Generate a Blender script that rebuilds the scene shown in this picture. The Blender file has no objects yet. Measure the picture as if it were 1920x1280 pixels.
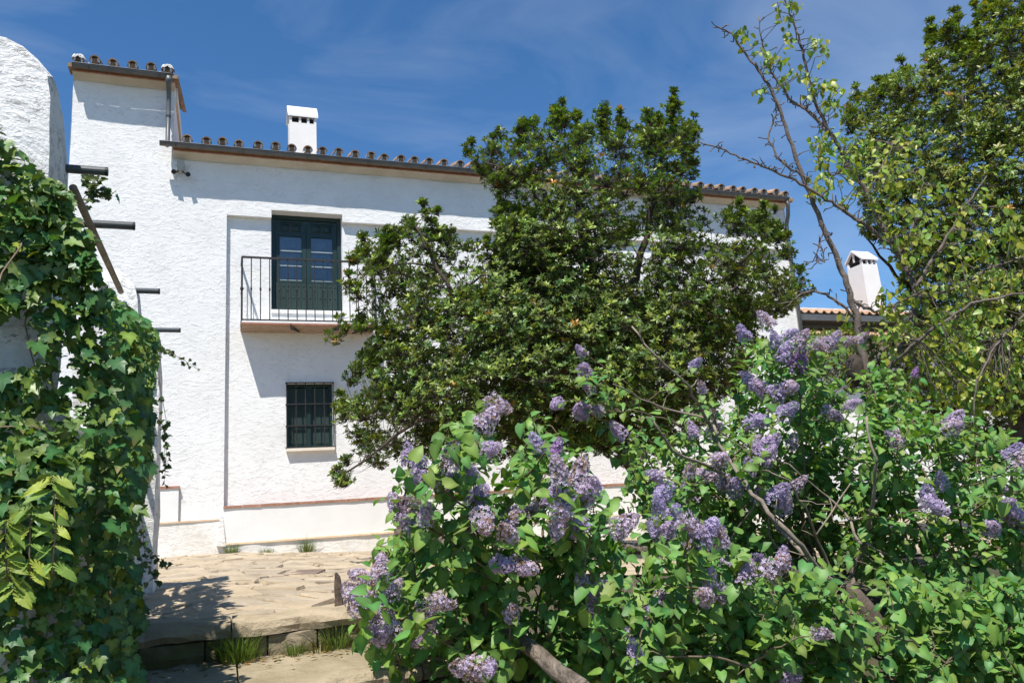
import bpy, math, random
import numpy as np
from mathutils import Matrix, Vector, noise as mnoise

scene = bpy.context.scene
random.seed(7); rng = np.random.default_rng(7)
R = math.radians

# ------------------------------------------------------------------ camera
FPX = 1477.0                       # focal length in photo pixels (1920 wide)
EYE = 0.42                         # eye height above the patio
_u = np.array([-460.0, 7000.0, -1477.0]); _u /= np.linalg.norm(_u)
_f = np.array([0, 0, -1.0]); _y = _f - (_f @ _u) * _u; _y /= np.linalg.norm(_y)
_x = np.cross(_y, _u)
ROT = np.array([_x, _y, _u]); CAM = np.array([0, 0, EYE])
cam_data = bpy.data.cameras.new('camera'); cam = bpy.data.objects.new('camera', cam_data)
scene.collection.objects.link(cam)
cam_data.sensor_width = 36; cam_data.lens = 36 * FPX / 1920
cam_data.clip_start = 0.05; cam_data.clip_end = 3000
cam.matrix_world = Matrix.Translation(CAM) @ Matrix(ROT.tolist()).to_4x4()
scene.camera = cam

# ------------------------------------------------------------------ sky and sun
SUN = np.array([-0.102, -0.442, 0.891]); SUN /= np.linalg.norm(SUN)     # towards the sun
SUN_EL = math.asin(SUN[2]); SUN_AZ = math.atan2(SUN[0], SUN[1])
world = bpy.data.worlds.new('World'); scene.world = world; world.use_nodes = True
nt = world.node_tree; nt.nodes.clear()
wo = nt.nodes.new('ShaderNodeOutputWorld'); wb = nt.nodes.new('ShaderNodeBackground')
sky = nt.nodes.new('ShaderNodeTexSky'); sky.sky_type = 'NISHITA'; sky.sun_disc = False
sky.sun_elevation = SUN_EL; sky.sun_rotation = SUN_AZ
sky.altitude = 600; sky.air_density = 1.0; sky.dust_density = 0.0; sky.ozone_density = 4.0
tc = nt.nodes.new('ShaderNodeTexCoord'); mp = nt.nodes.new('ShaderNodeMapping')
mp.inputs['Scale'].default_value = (1.2, 1.6, 3.6); mp.inputs['Rotation'].default_value = (0.2, 0.35, 0.3)
nz = nt.nodes.new('ShaderNodeTexNoise'); nz.inputs['Scale'].default_value = 2.1
nz.inputs['Detail'].default_value = 8; nz.inputs['Roughness'].default_value = 0.55; nz.inputs['Distortion'].default_value = 0.6
rp = nt.nodes.new('ShaderNodeMapRange'); rp.inputs[1].default_value = 0.44; rp.inputs[2].default_value = 0.8
rp.inputs[3].default_value = 0.0; rp.inputs[4].default_value = 0.22
mx = nt.nodes.new('ShaderNodeMix'); mx.data_type = 'RGBA'
mx.inputs[7].default_value = (6.4, 7.0, 7.8, 1)
nt.links.new(tc.outputs['Generated'], mp.inputs[0]); nt.links.new(mp.outputs[0], nz.inputs['Vector'])
nt.links.new(nz.outputs['Fac'], rp.inputs[0]); nt.links.new(rp.outputs[0], mx.inputs[0])
hsv = nt.nodes.new('ShaderNodeHueSaturation'); hsv.inputs['Saturation'].default_value = 1.2; hsv.inputs['Value'].default_value = 1.05
nt.links.new(sky.outputs[0], hsv.inputs['Color']); nt.links.new(hsv.outputs[0], mx.inputs[6]); nt.links.new(mx.outputs[2], wb.inputs[0])
wb.inputs[1].default_value = 0.108; nt.links.new(wb.outputs[0], wo.inputs[0])

sun_data = bpy.data.lights.new('sun', 'SUN'); sun = bpy.data.objects.new('sun', sun_data)
scene.collection.objects.link(sun)
sun_data.energy = 5.0; sun_data.angle = R(0.53); sun_data.color = (1.0, 0.955, 0.88)
sun.rotation_euler = Vector(SUN.tolist()).to_track_quat('Z', 'Y').to_euler()

vs = scene.view_settings
scene.display_settings.display_device = 'sRGB'
vs.view_transform = 'Standard'; vs.look = 'None'; vs.gamma = 1.0; vs.use_curve_mapping = False
vs.exposure = 0.43
scene.cycles.max_bounces = 8; scene.cycles.transmission_bounces = 4; scene.cycles.transparent_max_bounces = 4

# ------------------------------------------------------------------ geometry of the place
def ray(px, py): return ROT @ np.array([px - 960, 640 - py, -FPX]) / FPX
def at(px, py, Y):
    r = ray(px, py); return CAM + r * (Y / r[1])
def at_z(px, py, Z):
    r = ray(px, py); return CAM + r * ((Z - EYE) / r[2])
def project(P):
    v = (np.asarray(P, float) - CAM) @ ROT
    return np.stack([960 + FPX * v[..., 0] / -v[..., 2], 640 - FPX * v[..., 1] / -v[..., 2]], -1)
D = np.array([0.93624989, 0.35133481, 0.0]); N = np.array([0.35133481, -0.93624989, 0.0])  # along / out of the facade
P0 = np.array([-4.9956, 13.5592, 0.0])
UP = np.array([0, 0, 1.0])
def fp(s, out, z): return P0 + D * s + N * out + UP * z
def sz(px, py, out=0.0):
    r = ray(px, py); t = ((P0 - CAM) @ N + out) / (r @ N); p = CAM + r * t
    return float((p - P0) @ D), float(p[2])
def sq(p): p = np.asarray(p, float) - P0; return p @ D, p @ N

# ------------------------------------------------------------------ object helpers
COL = scene.collection.objects
def link(o, parent=None):
    COL.link(o)
    if parent is not None:
        o.parent = parent; o.matrix_parent_inverse = PINV[parent.name]
    return o
PINV = {}
def empty(name, loc=(0, 0, 0), label=None, cat=None, group=None, kind=None, parent=None):
    o = bpy.data.objects.new(name, None); o.empty_display_size = 0.2
    COL.link(o)
    o.location = Vector([float(v) for v in loc])
    if parent is not None:
        o.parent = parent; o.matrix_parent_inverse = PINV[parent.name]
    PINV[o.name] = Matrix.Translation(-o.location)
    tag(o, label, cat, group, kind); return o
def tag(o, label=None, cat=None, group=None, kind=None):
    if label: o['label'] = label
    if cat: o['category'] = cat
    if group: o['group'] = group
    if kind: o['kind'] = kind
    return o
def add_mesh(name, me, parent=None, mat4=None):
    o = bpy.data.objects.new(name, me)
    if mat4 is not None: o.matrix_basis = mat4
    link(o, parent)
    PINV[o.name] = (mat4.inverted() if mat4 is not None else Matrix.Identity(4))
    if o.parent is not None and parent.type == 'MESH' and mat4 is None:
        o.matrix_parent_inverse = PINV[parent.name]
    return o

class MB:
    def __init__(s): s.v = []; s.f = []; s.m = []
    def face(s, pts, m=0):
        i = len(s.v); s.v.extend([tuple(map(float, p)) for p in pts]); s.f.append(tuple(range(i, i + len(pts)))); s.m.append(m)
    def hexa(s, c, m=0):
        i = len(s.v); s.v.extend([tuple(map(float, p)) for p in c])
        for q in ((0, 3, 2, 1), (4, 5, 6, 7), (0, 1, 5, 4), (1, 2, 6, 5), (2, 3, 7, 6), (3, 0, 4, 7)):
            s.f.append(tuple(i + k for k in q)); s.m.append(m)
    def fbox(s, s0, s1, o0, o1, z0, z1, m=0):      # box in facade coordinates
        s.hexa([fp(s0, o0, z0), fp(s0, o1, z0), fp(s1, o1, z0), fp(s1, o0, z0), fp(s0, o0, z1), fp(s0, o1, z1), fp(s1, o1, z1), fp(s1, o0, z1)][:], m)
    def tube(s, pts, rad, n=6, m=0, cap=True):
        pts = [np.asarray(p, float) for p in pts]; k = len(pts)
        if not hasattr(rad, '__len__'): rad = [rad] * k
        i0 = len(s.v); prev = None
        for i, p in enumerate(pts):
            t = pts[min(i + 1, k - 1)] - pts[max(i - 1, 0)]; t = t / (np.linalg.norm(t) + 1e-9)
            if prev is None:
                a = np.cross(t, UP)
                if np.linalg.norm(a) < 1e-3: a = np.cross(t, np.array([1.0, 0, 0]))
            else: a = prev - (prev @ t) * t
            a = a / (np.linalg.norm(a) + 1e-9); b = np.cross(t, a); prev = a
            for j in range(n):
                w = 2 * math.pi * j / n
                s.v.append(tuple(p + rad[i] * (math.cos(w) * a + math.sin(w) * b)))
        for i in range(k - 1):
            for j in range(n):
                q = i0 + i * n; s.f.append((q + j, q + (j + 1) % n, q + n + (j + 1) % n, q + n + j)); s.m.append(m)
        if cap:
            s.f.append(tuple(i0 + j for j in range(n))[::-1]); s.m.append(m)
            s.f.append(tuple(i0 + (k - 1) * n + j for j in range(n))); s.m.append(m)
    def mesh(s, name, mats, smooth=False):
        me = bpy.data.meshes.new(name); me.from_pydata(s.v, [], s.f)
        for mt in (mats if isinstance(mats, (list, tuple)) else [mats]): me.materials.append(mt)
        if any(s.m): me.polygons.foreach_set('material_index', s.m)
        if smooth: me.polygons.foreach_set('use_smooth', [True] * len(me.polygons))
        me.update(); return me
    def build(s, name, mats, parent=None, smooth=False):
        return add_mesh(name, s.mesh(name, mats, smooth), parent)

def tri_mesh(name, V, F, mat, tint=None, smooth=False):
    me = bpy.data.meshes.new(name); V = np.asarray(V, np.float32); F = np.asarray(F, np.int32)
    me.vertices.add(len(V)); me.vertices.foreach_set('co', V.ravel())
    me.loops.add(F.size); me.loops.foreach_set('vertex_index', F.ravel())
    me.polygons.add(len(F)); me.polygons.foreach_set('loop_start', np.arange(0, F.size, 3, dtype=np.int32))
    me.polygons.foreach_set('loop_total', np.full(len(F), 3, np.int32))
    if tint is not None:
        ca = me.color_attributes.new('tint', 'FLOAT_COLOR', 'POINT')
        t4 = np.ones((len(V), 4), np.float32); t4[:, :3] = tint; ca.data.foreach_set('color', t4.ravel())
    if smooth: me.polygons.foreach_set('use_smooth', np.ones(len(F), bool))
    me.materials.append(mat); me.update(); me.validate(); return me

def frames(axis, normal):
    """rotation matrices with columns (side, axis, normal)"""
    a = axis / (np.linalg.norm(axis, axis=1, keepdims=True) + 1e-9)
    x = np.cross(a, normal); x /= (np.linalg.norm(x, axis=1, keepdims=True) + 1e-9)
    z = np.cross(x, a); return np.stack([x, a, z], axis=2)
def scatter(tv, tf, M, loc, scale, tints, vf=None):
    """copies of a template joined in one array: M (k,3,3), loc (k,3), scale (k,)"""
    k, n = len(M), len(tv)
    V = np.einsum('kij,nj->kni', M, tv) * scale[:, None, None] + loc[:, None, :]
    F = tf[None] + (np.arange(k) * n)[:, None, None]
    T = np.repeat(tints, n, axis=0)
    if vf is not None: T = T * np.tile(vf, k)[:, None]
    return V.reshape(-1, 3), F.reshape(-1, 3), T
def join_parts(parts):
    V, F, T, o = [], [], [], 0
    for v, f, t in parts:
        V.append(v); F.append(f + o); T.append(t); o += len(v)
    return np.concatenate(V), np.concatenate(F), np.concatenate(T)
def mat4(M, loc, sc):
    m = Matrix((M * sc).tolist()).to_4x4(); m.translation = Vector([float(v) for v in loc]); return m
def inside(poly, P):
    P = np.atleast_2d(P); c = np.zeros(len(P), bool); poly = np.asarray(poly, float); j = len(poly) - 1
    for i in range(len(poly)):
        xi, yi = poly[i]; xj, yj = poly[j]
        hit = ((yi > P[:, 1]) != (yj > P[:, 1])) & (P[:, 0] < (xj - xi) * (P[:, 1] - yi) / (yj - yi + 1e-12) + xi)
        c ^= hit; j = i
    return c
def edge_dist(poly, P):
    P = np.atleast_2d(P); poly = np.asarray(poly, float); best = np.full(len(P), 1e9)
    for i in range(len(poly)):
        a, b = poly[i - 1], poly[i]; ab = b - a
        t = np.clip(((P - a) @ ab) / (ab @ ab + 1e-9), 0, 1)
        best = np.minimum(best, np.linalg.norm(P - (a + t[:, None] * ab), axis=1))
    return best
def in_poly(poly, k, mind=0):
    poly = np.asarray(poly, float); lo, hi = poly.min(0), poly.max(0); out = []
    tries = 0
    while len(out) < k and tries < 200 * k:
        tries += 1
        p = lo + rng.random(2) * (hi - lo)
        if inside(poly, p)[0] and (not mind or all((p[0] - q[0]) ** 2 + (p[1] - q[1]) ** 2 > mind * mind for q in out)):
            out.append(p)
    return np.array(out)
def rvec(k): 
    v = rng.normal(size=(k, 3)); return v / np.linalg.norm(v, axis=1, keepdims=True)
def wobble(a, b, k, amp, sag=0.0):
    """a wavering path from a to b"""
    a = np.asarray(a, float); b = np.asarray(b, float); L = np.linalg.norm(b - a); pts = []
    o1, o2 = rng.normal(size=3), rng.normal(size=3)
    for i in range(k + 1):
        t = i / k; w = math.sin(math.pi * t)
        pts.append(a + (b - a) * t + w * amp * L * (o1 + o2 * math.sin(2 * math.pi * t)) * 0.5 + UP * (sag * L * w))
    return pts

# ------------------------------------------------------------------ materials
def new_mat(name):
    m = bpy.data.materials.new(name); m.use_nodes = True; t = m.node_tree; t.nodes.clear()
    o = t.nodes.new('ShaderNodeOutputMaterial'); b = t.nodes.new('ShaderNodeBsdfPrincipled')
    t.links.new(b.outputs[0], o.inputs[0]); return m, t, b, o
def nnoise(t, vec, scale, detail=4, rough=0.55, dist=0.0):
    n = t.nodes.new('ShaderNodeTexNoise'); n.inputs['Scale'].default_value = scale; n.inputs['Detail'].default_value = detail
    n.inputs['Roughness'].default_value = rough; n.inputs['Distortion'].default_value = dist
    t.links.new(vec, n.inputs['Vector']); return n.outputs['Fac']
def ramp(t, fac, stops):
    r = t.nodes.new('ShaderNodeValToRGB'); e = r.color_ramp.elements
    while len(e) < len(stops): e.new(0.5)
    for k, (p, c) in enumerate(stops): e[k].position = p; e[k].color = (*c, 1)
    t.links.new(fac, r.inputs[0]); return r.outputs[0]
def mathn(t, op, a, b=None):
    n = t.nodes.new('ShaderNodeMath'); n.operation = op
    for k, v in enumerate((a, b)):
        if v is None: continue
        if isinstance(v, (int, float)): n.inputs[k].default_value = v
        else: t.links.new(v, n.inputs[k])
    return n.outputs[0]
def bump(t, b, h, strength, dist):
    n = t.nodes.new('ShaderNodeBump'); n.inputs['Strength'].default_value = strength; n.inputs['Distance'].default_value = dist
    t.links.new(h, n.inputs['Height']); t.links.new(n.outputs[0], b.inputs['Normal'])
def coords(t, scale=(1, 1, 1), rot=(0, 0, 0)):
    c = t.nodes.new('ShaderNodeTexCoord'); m = t.nodes.new('ShaderNodeMapping')
    m.inputs['Scale'].default_value = scale; m.inputs['Rotation'].default_value = rot
    t.links.new(c.outputs['Object'], m.inputs[0]); return m.outputs[0]

def stucco(name, c0, c1, relief=0.02, strokes=1.0, dirt=None, dirt_amt=0.0):
    m, t, b, o = new_mat(name)
    v = coords(t); vs_ = coords(t, (1.0, 1.0, 2.0), (0.0, 0.2, 0.0))
    wn = t.nodes.new('ShaderNodeTexNoise'); wn.inputs['Scale'].default_value = 1.7; wn.inputs['Detail'].default_value = 2; t.links.new(v, wn.inputs['Vector'])
    wv = t.nodes.new('ShaderNodeVectorMath'); wv.operation = 'MULTIPLY_ADD'; t.links.new(wn.outputs['Color'], wv.inputs[0]); wv.inputs[1].default_value = (0.35, 0.35, 0.6); t.links.new(vs_, wv.inputs[2])
    n1 = nnoise(t, v, 60, 4, 0.6); n2 = nnoise(t, wv.outputs[0], 8.5, 9, 0.70, 0.0); n2b = nnoise(t, wv.outputs[0], 13, 7, 0.66, 0.0); n3 = nnoise(t, v, 2.2, 3)
    def ledge(x, a, b):
        m_ = t.nodes.new('ShaderNodeMapRange'); m_.interpolation_type = 'SMOOTHSTEP'; m_.inputs[1].default_value = a; m_.inputs[2].default_value = b; t.links.new(x, m_.inputs[0]); return m_.outputs[0]
    h = mathn(t, 'ADD', mathn(t, 'MULTIPLY', ledge(n2, 0.55, 0.60), 0.12 * strokes), mathn(t, 'MULTIPLY', ledge(n2b, 0.60, 0.66), 0.22 * strokes))
    h = mathn(t, 'ADD', h, mathn(t, 'ADD', mathn(t, 'MULTIPLY', n2, 0.7), mathn(t, 'MULTIPLY', n1, 0.22)))
    msk = nnoise(t, v, 0.9, 3); msk = mathn(t, 'ADD', 0.35, mathn(t, 'MULTIPLY', msk, 1.3)); h = mathn(t, 'MULTIPLY', h, msk)
    bump(t, b, h, 0.9, relief)
    col = ramp(t, n3, [(0.3, c0), (0.7, c1)])
    if dirt:
        nd = nnoise(t, coords(t, (1, 1, 0.6)), 3.4, 7, 0.68)
        fac = ramp(t, nd, [(0.52, (0, 0, 0)), (0.75, (dirt_amt,) * 3)])
        mixn = t.nodes.new('ShaderNodeMix'); mixn.data_type = 'RGBA'
        t.links.new(fac, mixn.inputs[0]); t.links.new(col, mixn.inputs[6]); mixn.inputs[7].default_value = (*dirt, 1); col = mixn.outputs[2]
    t.links.new(col, b.inputs['Base Color']); b.inputs['Roughness'].default_value = 0.92
    b.inputs['Specular IOR Level'].default_value = 0.2
    return m
def simple(name, c0, c1, scale=6, rough=0.6, bumpd=0.0, bscale=30, metal=0.0, stretch=(1, 1, 1), spec=0.4):
    m, t, b, o = new_mat(name); v = coords(t, stretch)
    col = ramp(t, nnoise(t, v, scale, 6, 0.62), [(0.32, c0), (0.68, c1)])
    t.links.new(col, b.inputs['Base Color']); b.inputs['Roughness'].default_value = rough; b.inputs['Metallic'].default_value = metal
    b.inputs['Specular IOR Level'].default_value = spec
    if bumpd: bump(t, b, nnoise(t, v, bscale, 6, 0.65), 0.9, bumpd)
    return m
def leaf_mat(name, trans=0.28, rough=0.42, spec=0.45, tcol=(1.5, 1.7, 0.55), mottling=0.25):
    m, t, b, o = new_mat(name)
    a = t.nodes.new('ShaderNodeVertexColor'); a.layer_name = 'tint'
    oi = t.nodes.new('ShaderNodeObjectInfo')
    n = nnoise(t, coords(t), 26, 3)
    k = mathn(t, 'ADD', 1.0 - mottling / 2, mathn(t, 'MULTIPLY', n, mottling))
    hs = t.nodes.new('ShaderNodeHueSaturation'); t.links.new(k, hs.inputs['Value']); t.links.new(a.outputs[0], hs.inputs['Color'])
    t.links.new(hs.outputs[0], b.inputs['Base Color']); b.inputs['Roughness'].default_value = rough
    b.inputs['Specular IOR Level'].default_value = spec
    tr = t.nodes.new('ShaderNodeBsdfTranslucent'); mv = t.nodes.new('ShaderNodeVectorMath'); mv.operation = 'MULTIPLY'
    t.links.new(hs.outputs[0], mv.inputs[0]); mv.inputs[1].default_value = tcol; t.links.new(mv.outputs[0], tr.inputs[0])
    ms = t.nodes.new('ShaderNodeMixShader'); ms.inputs[0].default_value = trans
    t.links.new(b.outputs[0], ms.inputs[1]); t.links.new(tr.outputs[0], ms.inputs[2]); t.links.new(ms.outputs[0], o.inputs[0])
    return m

M = {}
M['wall'] = stucco('white_stucco', (0.80, 0.795, 0.78), (0.86, 0.855, 0.845), 0.016, 1.0, (0.62, 0.60, 0.56), 0.22)
M['smooth'] = stucco('smooth_whitewash', (0.76, 0.75, 0.73), (0.82, 0.81, 0.795), 0.003, 0.5)
M['found'] = stucco('rough_whitewash', (0.72, 0.69, 0.63), (0.84, 0.82, 0.79), 0.022, 0.6, (0.42, 0.36, 0.27), 0.55)
M['pier'] = stucco('weathered_whitewash', (0.76, 0.75, 0.72), (0.85, 0.84, 0.82), 0.034, 1.2, (0.45, 0.40, 0.33), 0.5)
M['cream'] = stucco('cream_plaster', (0.74, 0.66, 0.55), (0.80, 0.74, 0.64), 0.004, 0.5)
M['cove'] = stucco('ochre_cove', (0.54, 0.48, 0.40), (0.66, 0.60, 0.52), 0.006, 0.5)
M['soffit'] = simple('brown_soffit', (0.30, 0.21, 0.15), (0.42, 0.32, 0.24), 9, 0.9, 0.006, 40)
M['ochre'] = simple('ochre_edge', (0.62, 0.42, 0.26), (0.74, 0.58, 0.42), 9, 0.9, 0.01, 40)
M['brick'] = simple('fired_brick', (0.30, 0.14, 0.09), (0.44, 0.24, 0.165), 12, 0.9, 0.006, 60)
M['tile'] = simple('old_roof_tile', (0.20, 0.125, 0.075), (0.42, 0.30, 0.21), 9, 0.92, 0.01, 45)
M['tile_red'] = simple('orange_roof_tile', (0.38, 0.20, 0.11), (0.52, 0.36, 0.25), 7, 0.92, 0.01, 45)
M['tile_in'] = simple('tile_bedding', (0.07, 0.045, 0.028), (0.17, 0.11, 0.07), 20, 0.95, 0.01, 50)
M['gutter'] = simple('grey_metal_gutter', (0.085, 0.090, 0.095), (0.13, 0.135, 0.14), 5, 0.45, 0.0, 30, 0.0, (1, 1, 1), 0.5)
M['pipe'] = simple('dark_grey_tube', (0.045, 0.055, 0.057), (0.075, 0.087, 0.088), 7, 0.38, 0.0, 30, 0.0, (1, 1, 1), 0.5)
M['iron'] = simple('wrought_iron', (0.018, 0.017, 0.018), (0.04, 0.036, 0.035), 20, 0.55)
M['green'] = simple('dark_green_paint', (0.008, 0.026, 0.026), (0.014, 0.040, 0.038), 8, 0.42, 0.002, 30, 0, (1, 1, 0.15))
M['green2'] = simple('faded_green_paint', (0.012, 0.030, 0.028), (0.024, 0.050, 0.046), 8, 0.55, 0.003, 30, 0, (1, 1, 0.15))
M['shutter'] = simple('grey_blue_shutter', (0.10, 0.16, 0.24), (0.14, 0.21, 0.30), 8, 0.6)
M['putty'] = simple('worn_glazing_bar', (0.22, 0.28, 0.30), (0.34, 0.40, 0.42), 20, 0.6)
M['beige'] = simple('beige_plastic', (0.42, 0.41, 0.33), (0.48, 0.46, 0.38), 5, 0.5)
M['black'] = simple('black_plastic', (0.012, 0.012, 0.013), (0.02, 0.02, 0.02), 5, 0.4)
M['dark'] = simple('unlit_dark', (0.012, 0.010, 0.009), (0.02, 0.018, 0.016), 5, 0.95)  # near-black colour standing in for the shade inside openings
M['terracotta'] = simple('terracotta_edge', (0.28, 0.12, 0.075), (0.38, 0.18, 0.11), 12, 0.85, 0.004, 40)
def stone_mat(name, c0, c1, dirt, moss=0.0):
    m, t, b, o = new_mat(name); v = coords(t)
    n1 = nnoise(t, v, 2.6, 6, 0.62); n2 = nnoise(t, v, 21, 7, 0.7, 0.5); n3 = nnoise(t, coords(t, (1, 1, 1), (0, 0, .4)), 6.5, 6, 0.7, 1.2); n4 = nnoise(t, v, 1.1, 5, 0.6)
    col = ramp(t, n1, [(0.3, c0), (0.7, c1)])
    def mixc(fac, c):
        nonlocal col
        k = t.nodes.new('ShaderNodeMix'); k.data_type = 'RGBA'; t.links.new(fac, k.inputs[0]); t.links.new(col, k.inputs[6]); k.inputs[7].default_value = (*c, 1); col = k.outputs[2]
    mixc(ramp(t, n3, [(0.55, (0, 0, 0)), (0.72, (0.75,) * 3)]), dirt)
    mixc(ramp(t, n2, [(0.60, (0, 0, 0)), (0.70, (0.55,) * 3)]), (0.17, 0.13, 0.085))
    if moss: mixc(ramp(t, n4, [(0.42, (0, 0, 0)), (0.55, (moss,) * 3)]), (0.085, 0.085, 0.018))
    t.links.new(col, b.inputs['Base Color']); b.inputs['Roughness'].default_value = 0.93; b.inputs['Specular IOR Level'].default_value = 0.25
    bump(t, b, mathn(t, 'ADD', mathn(t, 'MULTIPLY', n3, 0.8), mathn(t, 'MULTIPLY', n2, 0.45)), 0.95, 0.028); return m
M['stone'] = stone_mat('pale_flagstone', (0.38, 0.30, 0.20), (0.54, 0.44, 0.315), (0.30, 0.235, 0.155))
M['stone2'] = stone_mat('grey_flagstone', (0.33, 0.265, 0.19), (0.47, 0.39, 0.29), (0.25, 0.20, 0.14))
M['stone3'] = stone_mat('mossy_tread', (0.36, 0.29, 0.19), (0.53, 0.43, 0.305), (0.27, 0.21, 0.14), 0.35)
M['riser'] = stone_mat('mossy_riser_stone', (0.20, 0.165, 0.11), (0.34, 0.28, 0.20), (0.10, 0.085, 0.05), 0.8)
M['soil'] = simple('dark_soil', (0.03, 0.026, 0.014), (0.075, 0.06, 0.035), 20, 0.97, 0.02, 30)
M['plate'] = simple('rusty_cover', (0.16, 0.11, 0.085), (0.22, 0.155, 0.12), 9, 0.7, 0.002, 60)
M['wood'] = simple('weathered_log', (0.10, 0.075, 0.055), (0.31, 0.25, 0.20), 30, 0.95, 0.05, 34, 0, (1, .3, 1))
M['oldwood'] = simple('rotten_wood', (0.06, 0.045, 0.035), (0.16, 0.12, 0.09), 12, 0.95, 0.02, 25)
M['bark'] = simple('dark_bark', (0.035, 0.027, 0.022), (0.085, 0.065, 0.05), 14, 0.95, 0.012, 30)
M['pbark'] = simple('grey_pear_bark', (0.085, 0.066, 0.055), (0.19, 0.155, 0.13), 16, 0.95, 0.008, 40)
M['twig'] = simple('lilac_twig', (0.10, 0.075, 0.045), (0.20, 0.155, 0.10), 14, 0.9, 0.004, 50)
M['grey_twig'] = simple('dry_grey_branch', (0.15, 0.12, 0.09), (0.30, 0.25, 0.195), 16, 0.92, 0.006, 50)
M['ivystem'] = simple('ivy_stem', (0.12, 0.08, 0.055), (0.26, 0.18, 0.13), 14, 0.9)
M['ivy'] = leaf_mat('ivy_leaf', 0.18, 0.42, 0.4)
M['lilac'] = leaf_mat('lilac_leaf', 0.22, 0.50, 0.32)
M['flower'] = leaf_mat('lilac_flower', 0.30, 0.7, 0.2, (1.0, 0.95, 1.05), 0.1)
M['arb'] = leaf_mat('evergreen_leaf', 0.17, 0.42, 0.42)
M['pear'] = leaf_mat('pear_leaf', 0.28, 0.42, 0.4)
M['grass'] = leaf_mat('grass_blade', 0.3, 0.5, 0.35)

def ground_mat():
    m, t, b, o = new_mat('earth_and_gravel'); v = coords(t)
    n1 = nnoise(t, v, 1.6, 6, 0.6); n2 = nnoise(t, v, 38, 5, 0.7)
    c = ramp(t, n1, [(0.30, (0.045, 0.05, 0.022)), (0.48, (0.085, 0.075, 0.04)), (0.68, (0.15, 0.115, 0.07))])
    hs = t.nodes.new('ShaderNodeHueSaturation'); t.links.new(c, hs.inputs['Color'])
    t.links.new(mathn(t, 'ADD', 0.55, mathn(t, 'MULTIPLY', n2, 0.9)), hs.inputs['Value'])
    t.links.new(hs.outputs[0], b.inputs['Base Color']); b.inputs['Roughness'].default_value = 0.97
    bump(t, b, n2, 0.9, 0.03); return m
M['ground'] = ground_mat()
def glass_mat():
    m, t, b, o = new_mat('window_glass')
    gl = t.nodes.new('ShaderNodeBsdfGlossy'); gl.inputs['Roughness'].default_value = 0.02
    tr = t.nodes.new('ShaderNodeBsdfTransparent'); fr = t.nodes.new('ShaderNodeFresnel'); fr.inputs[0].default_value = 1.7
    ms = t.nodes.new('ShaderNodeMixShader'); t.links.new(fr.outputs[0], ms.inputs[0])
    t.links.new(tr.outputs[0], ms.inputs[1]); t.links.new(gl.outputs[0], ms.inputs[2]); t.links.new(ms.outputs[0], o.inputs[0])
    t.nodes.remove(b); return m
M['glass'] = glass_mat()
def paving_mat():
    m, t, b, o = new_mat('paving_bed'); v = coords(t)
    vo = t.nodes.new('ShaderNodeTexVoronoi'); vo.feature = 'DISTANCE_TO_EDGE'; vo.inputs['Scale'].default_value = 2.6; t.links.new(v, vo.inputs['Vector'])
    j = ramp(t, vo.outputs['Distance'], [(0.0, (0.10, 0.08, 0.05)), (0.05, (0.44, 0.355, 0.24))])
    n1 = nnoise(t, v, 7, 6, 0.65); hs = t.nodes.new('ShaderNodeHueSaturation'); t.links.new(j, hs.inputs['Color'])
    t.links.new(mathn(t, 'ADD', 0.55, mathn(t, 'MULTIPLY', n1, 0.9)), hs.inputs['Value']); t.links.new(hs.outputs[0], b.inputs['Base Color'])
    b.inputs['Roughness'].default_value = 0.95; bump(t, b, n1, 0.8, 0.02); return m
M['paving'] = paving_mat()
# ==BODY==
# ================================================================== ground
def patio_z(s):
    s = np.maximum(s, 0.0); return -0.20 * (1 - np.exp(-s / 2.5)) - 0.012 * np.minimum(s, 25)
def ground_z(X, Y):
    s = (X - P0[0]) * D[0] + (Y - P0[1]) * D[1]; q = (X - P0[0]) * N[0] + (Y - P0[1]) * N[1]
    pz = patio_z(s) - 0.035
    fall = np.clip((q - 9.6) / 3.8, 0, 1); fall = fall * fall * (3 - 2 * fall)
    w = np.clip((q - 10.3) / 0.25, 0, 1)
    bed = np.clip((s - 1.0) / 0.5, 0, 1)
    stair = -w * 0.2 - np.clip(q - 10.5, 0, 2.9) * 0.345
    return pz + bed * (-1.18 * fall) + (1 - bed) * stair
def grid_lines(lo, hi, fine, far):
    a = list(np.arange(lo, hi, fine)); k = fine
    x = hi
    while x < far: a.append(x); k *= 1.35; x += k
    x = lo - fine; k = fine
    while x > -far: a.insert(0, x); k *= 1.35; x -= k
    return np.array(a)
gx = grid_lines(-6, 10, 0.2, 900); gy = grid_lines(-3, 20, 0.2, 900)
GX, GY = np.meshgrid(gx, gy); GZ = ground_z(GX, GY)
GZ = GZ + 0.02 * np.sin(GX * 3.1 + 1.7 * np.sin(GY * 2.3)) * np.sin(GY * 2.7) * (np.abs(GX) < 12)*(GX > -0.4)
nx, ny = len(gx), len(gy)
V = np.stack([GX, GY, GZ], -1).reshape(-1, 3)
idx = np.arange(nx * ny).reshape(ny, nx)
a, b, c, d_ = idx[:-1, :-1].ravel(), idx[:-1, 1:].ravel(), idx[1:, 1:].ravel(), idx[1:, :-1].ravel()
F = np.concatenate([np.stack([a, b, c], -1), np.stack([a, c, d_], -1)])
ground = add_mesh('ground', tri_mesh('ground', V, F, M['ground'], None, True)); tag(ground, kind='structure')

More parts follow.
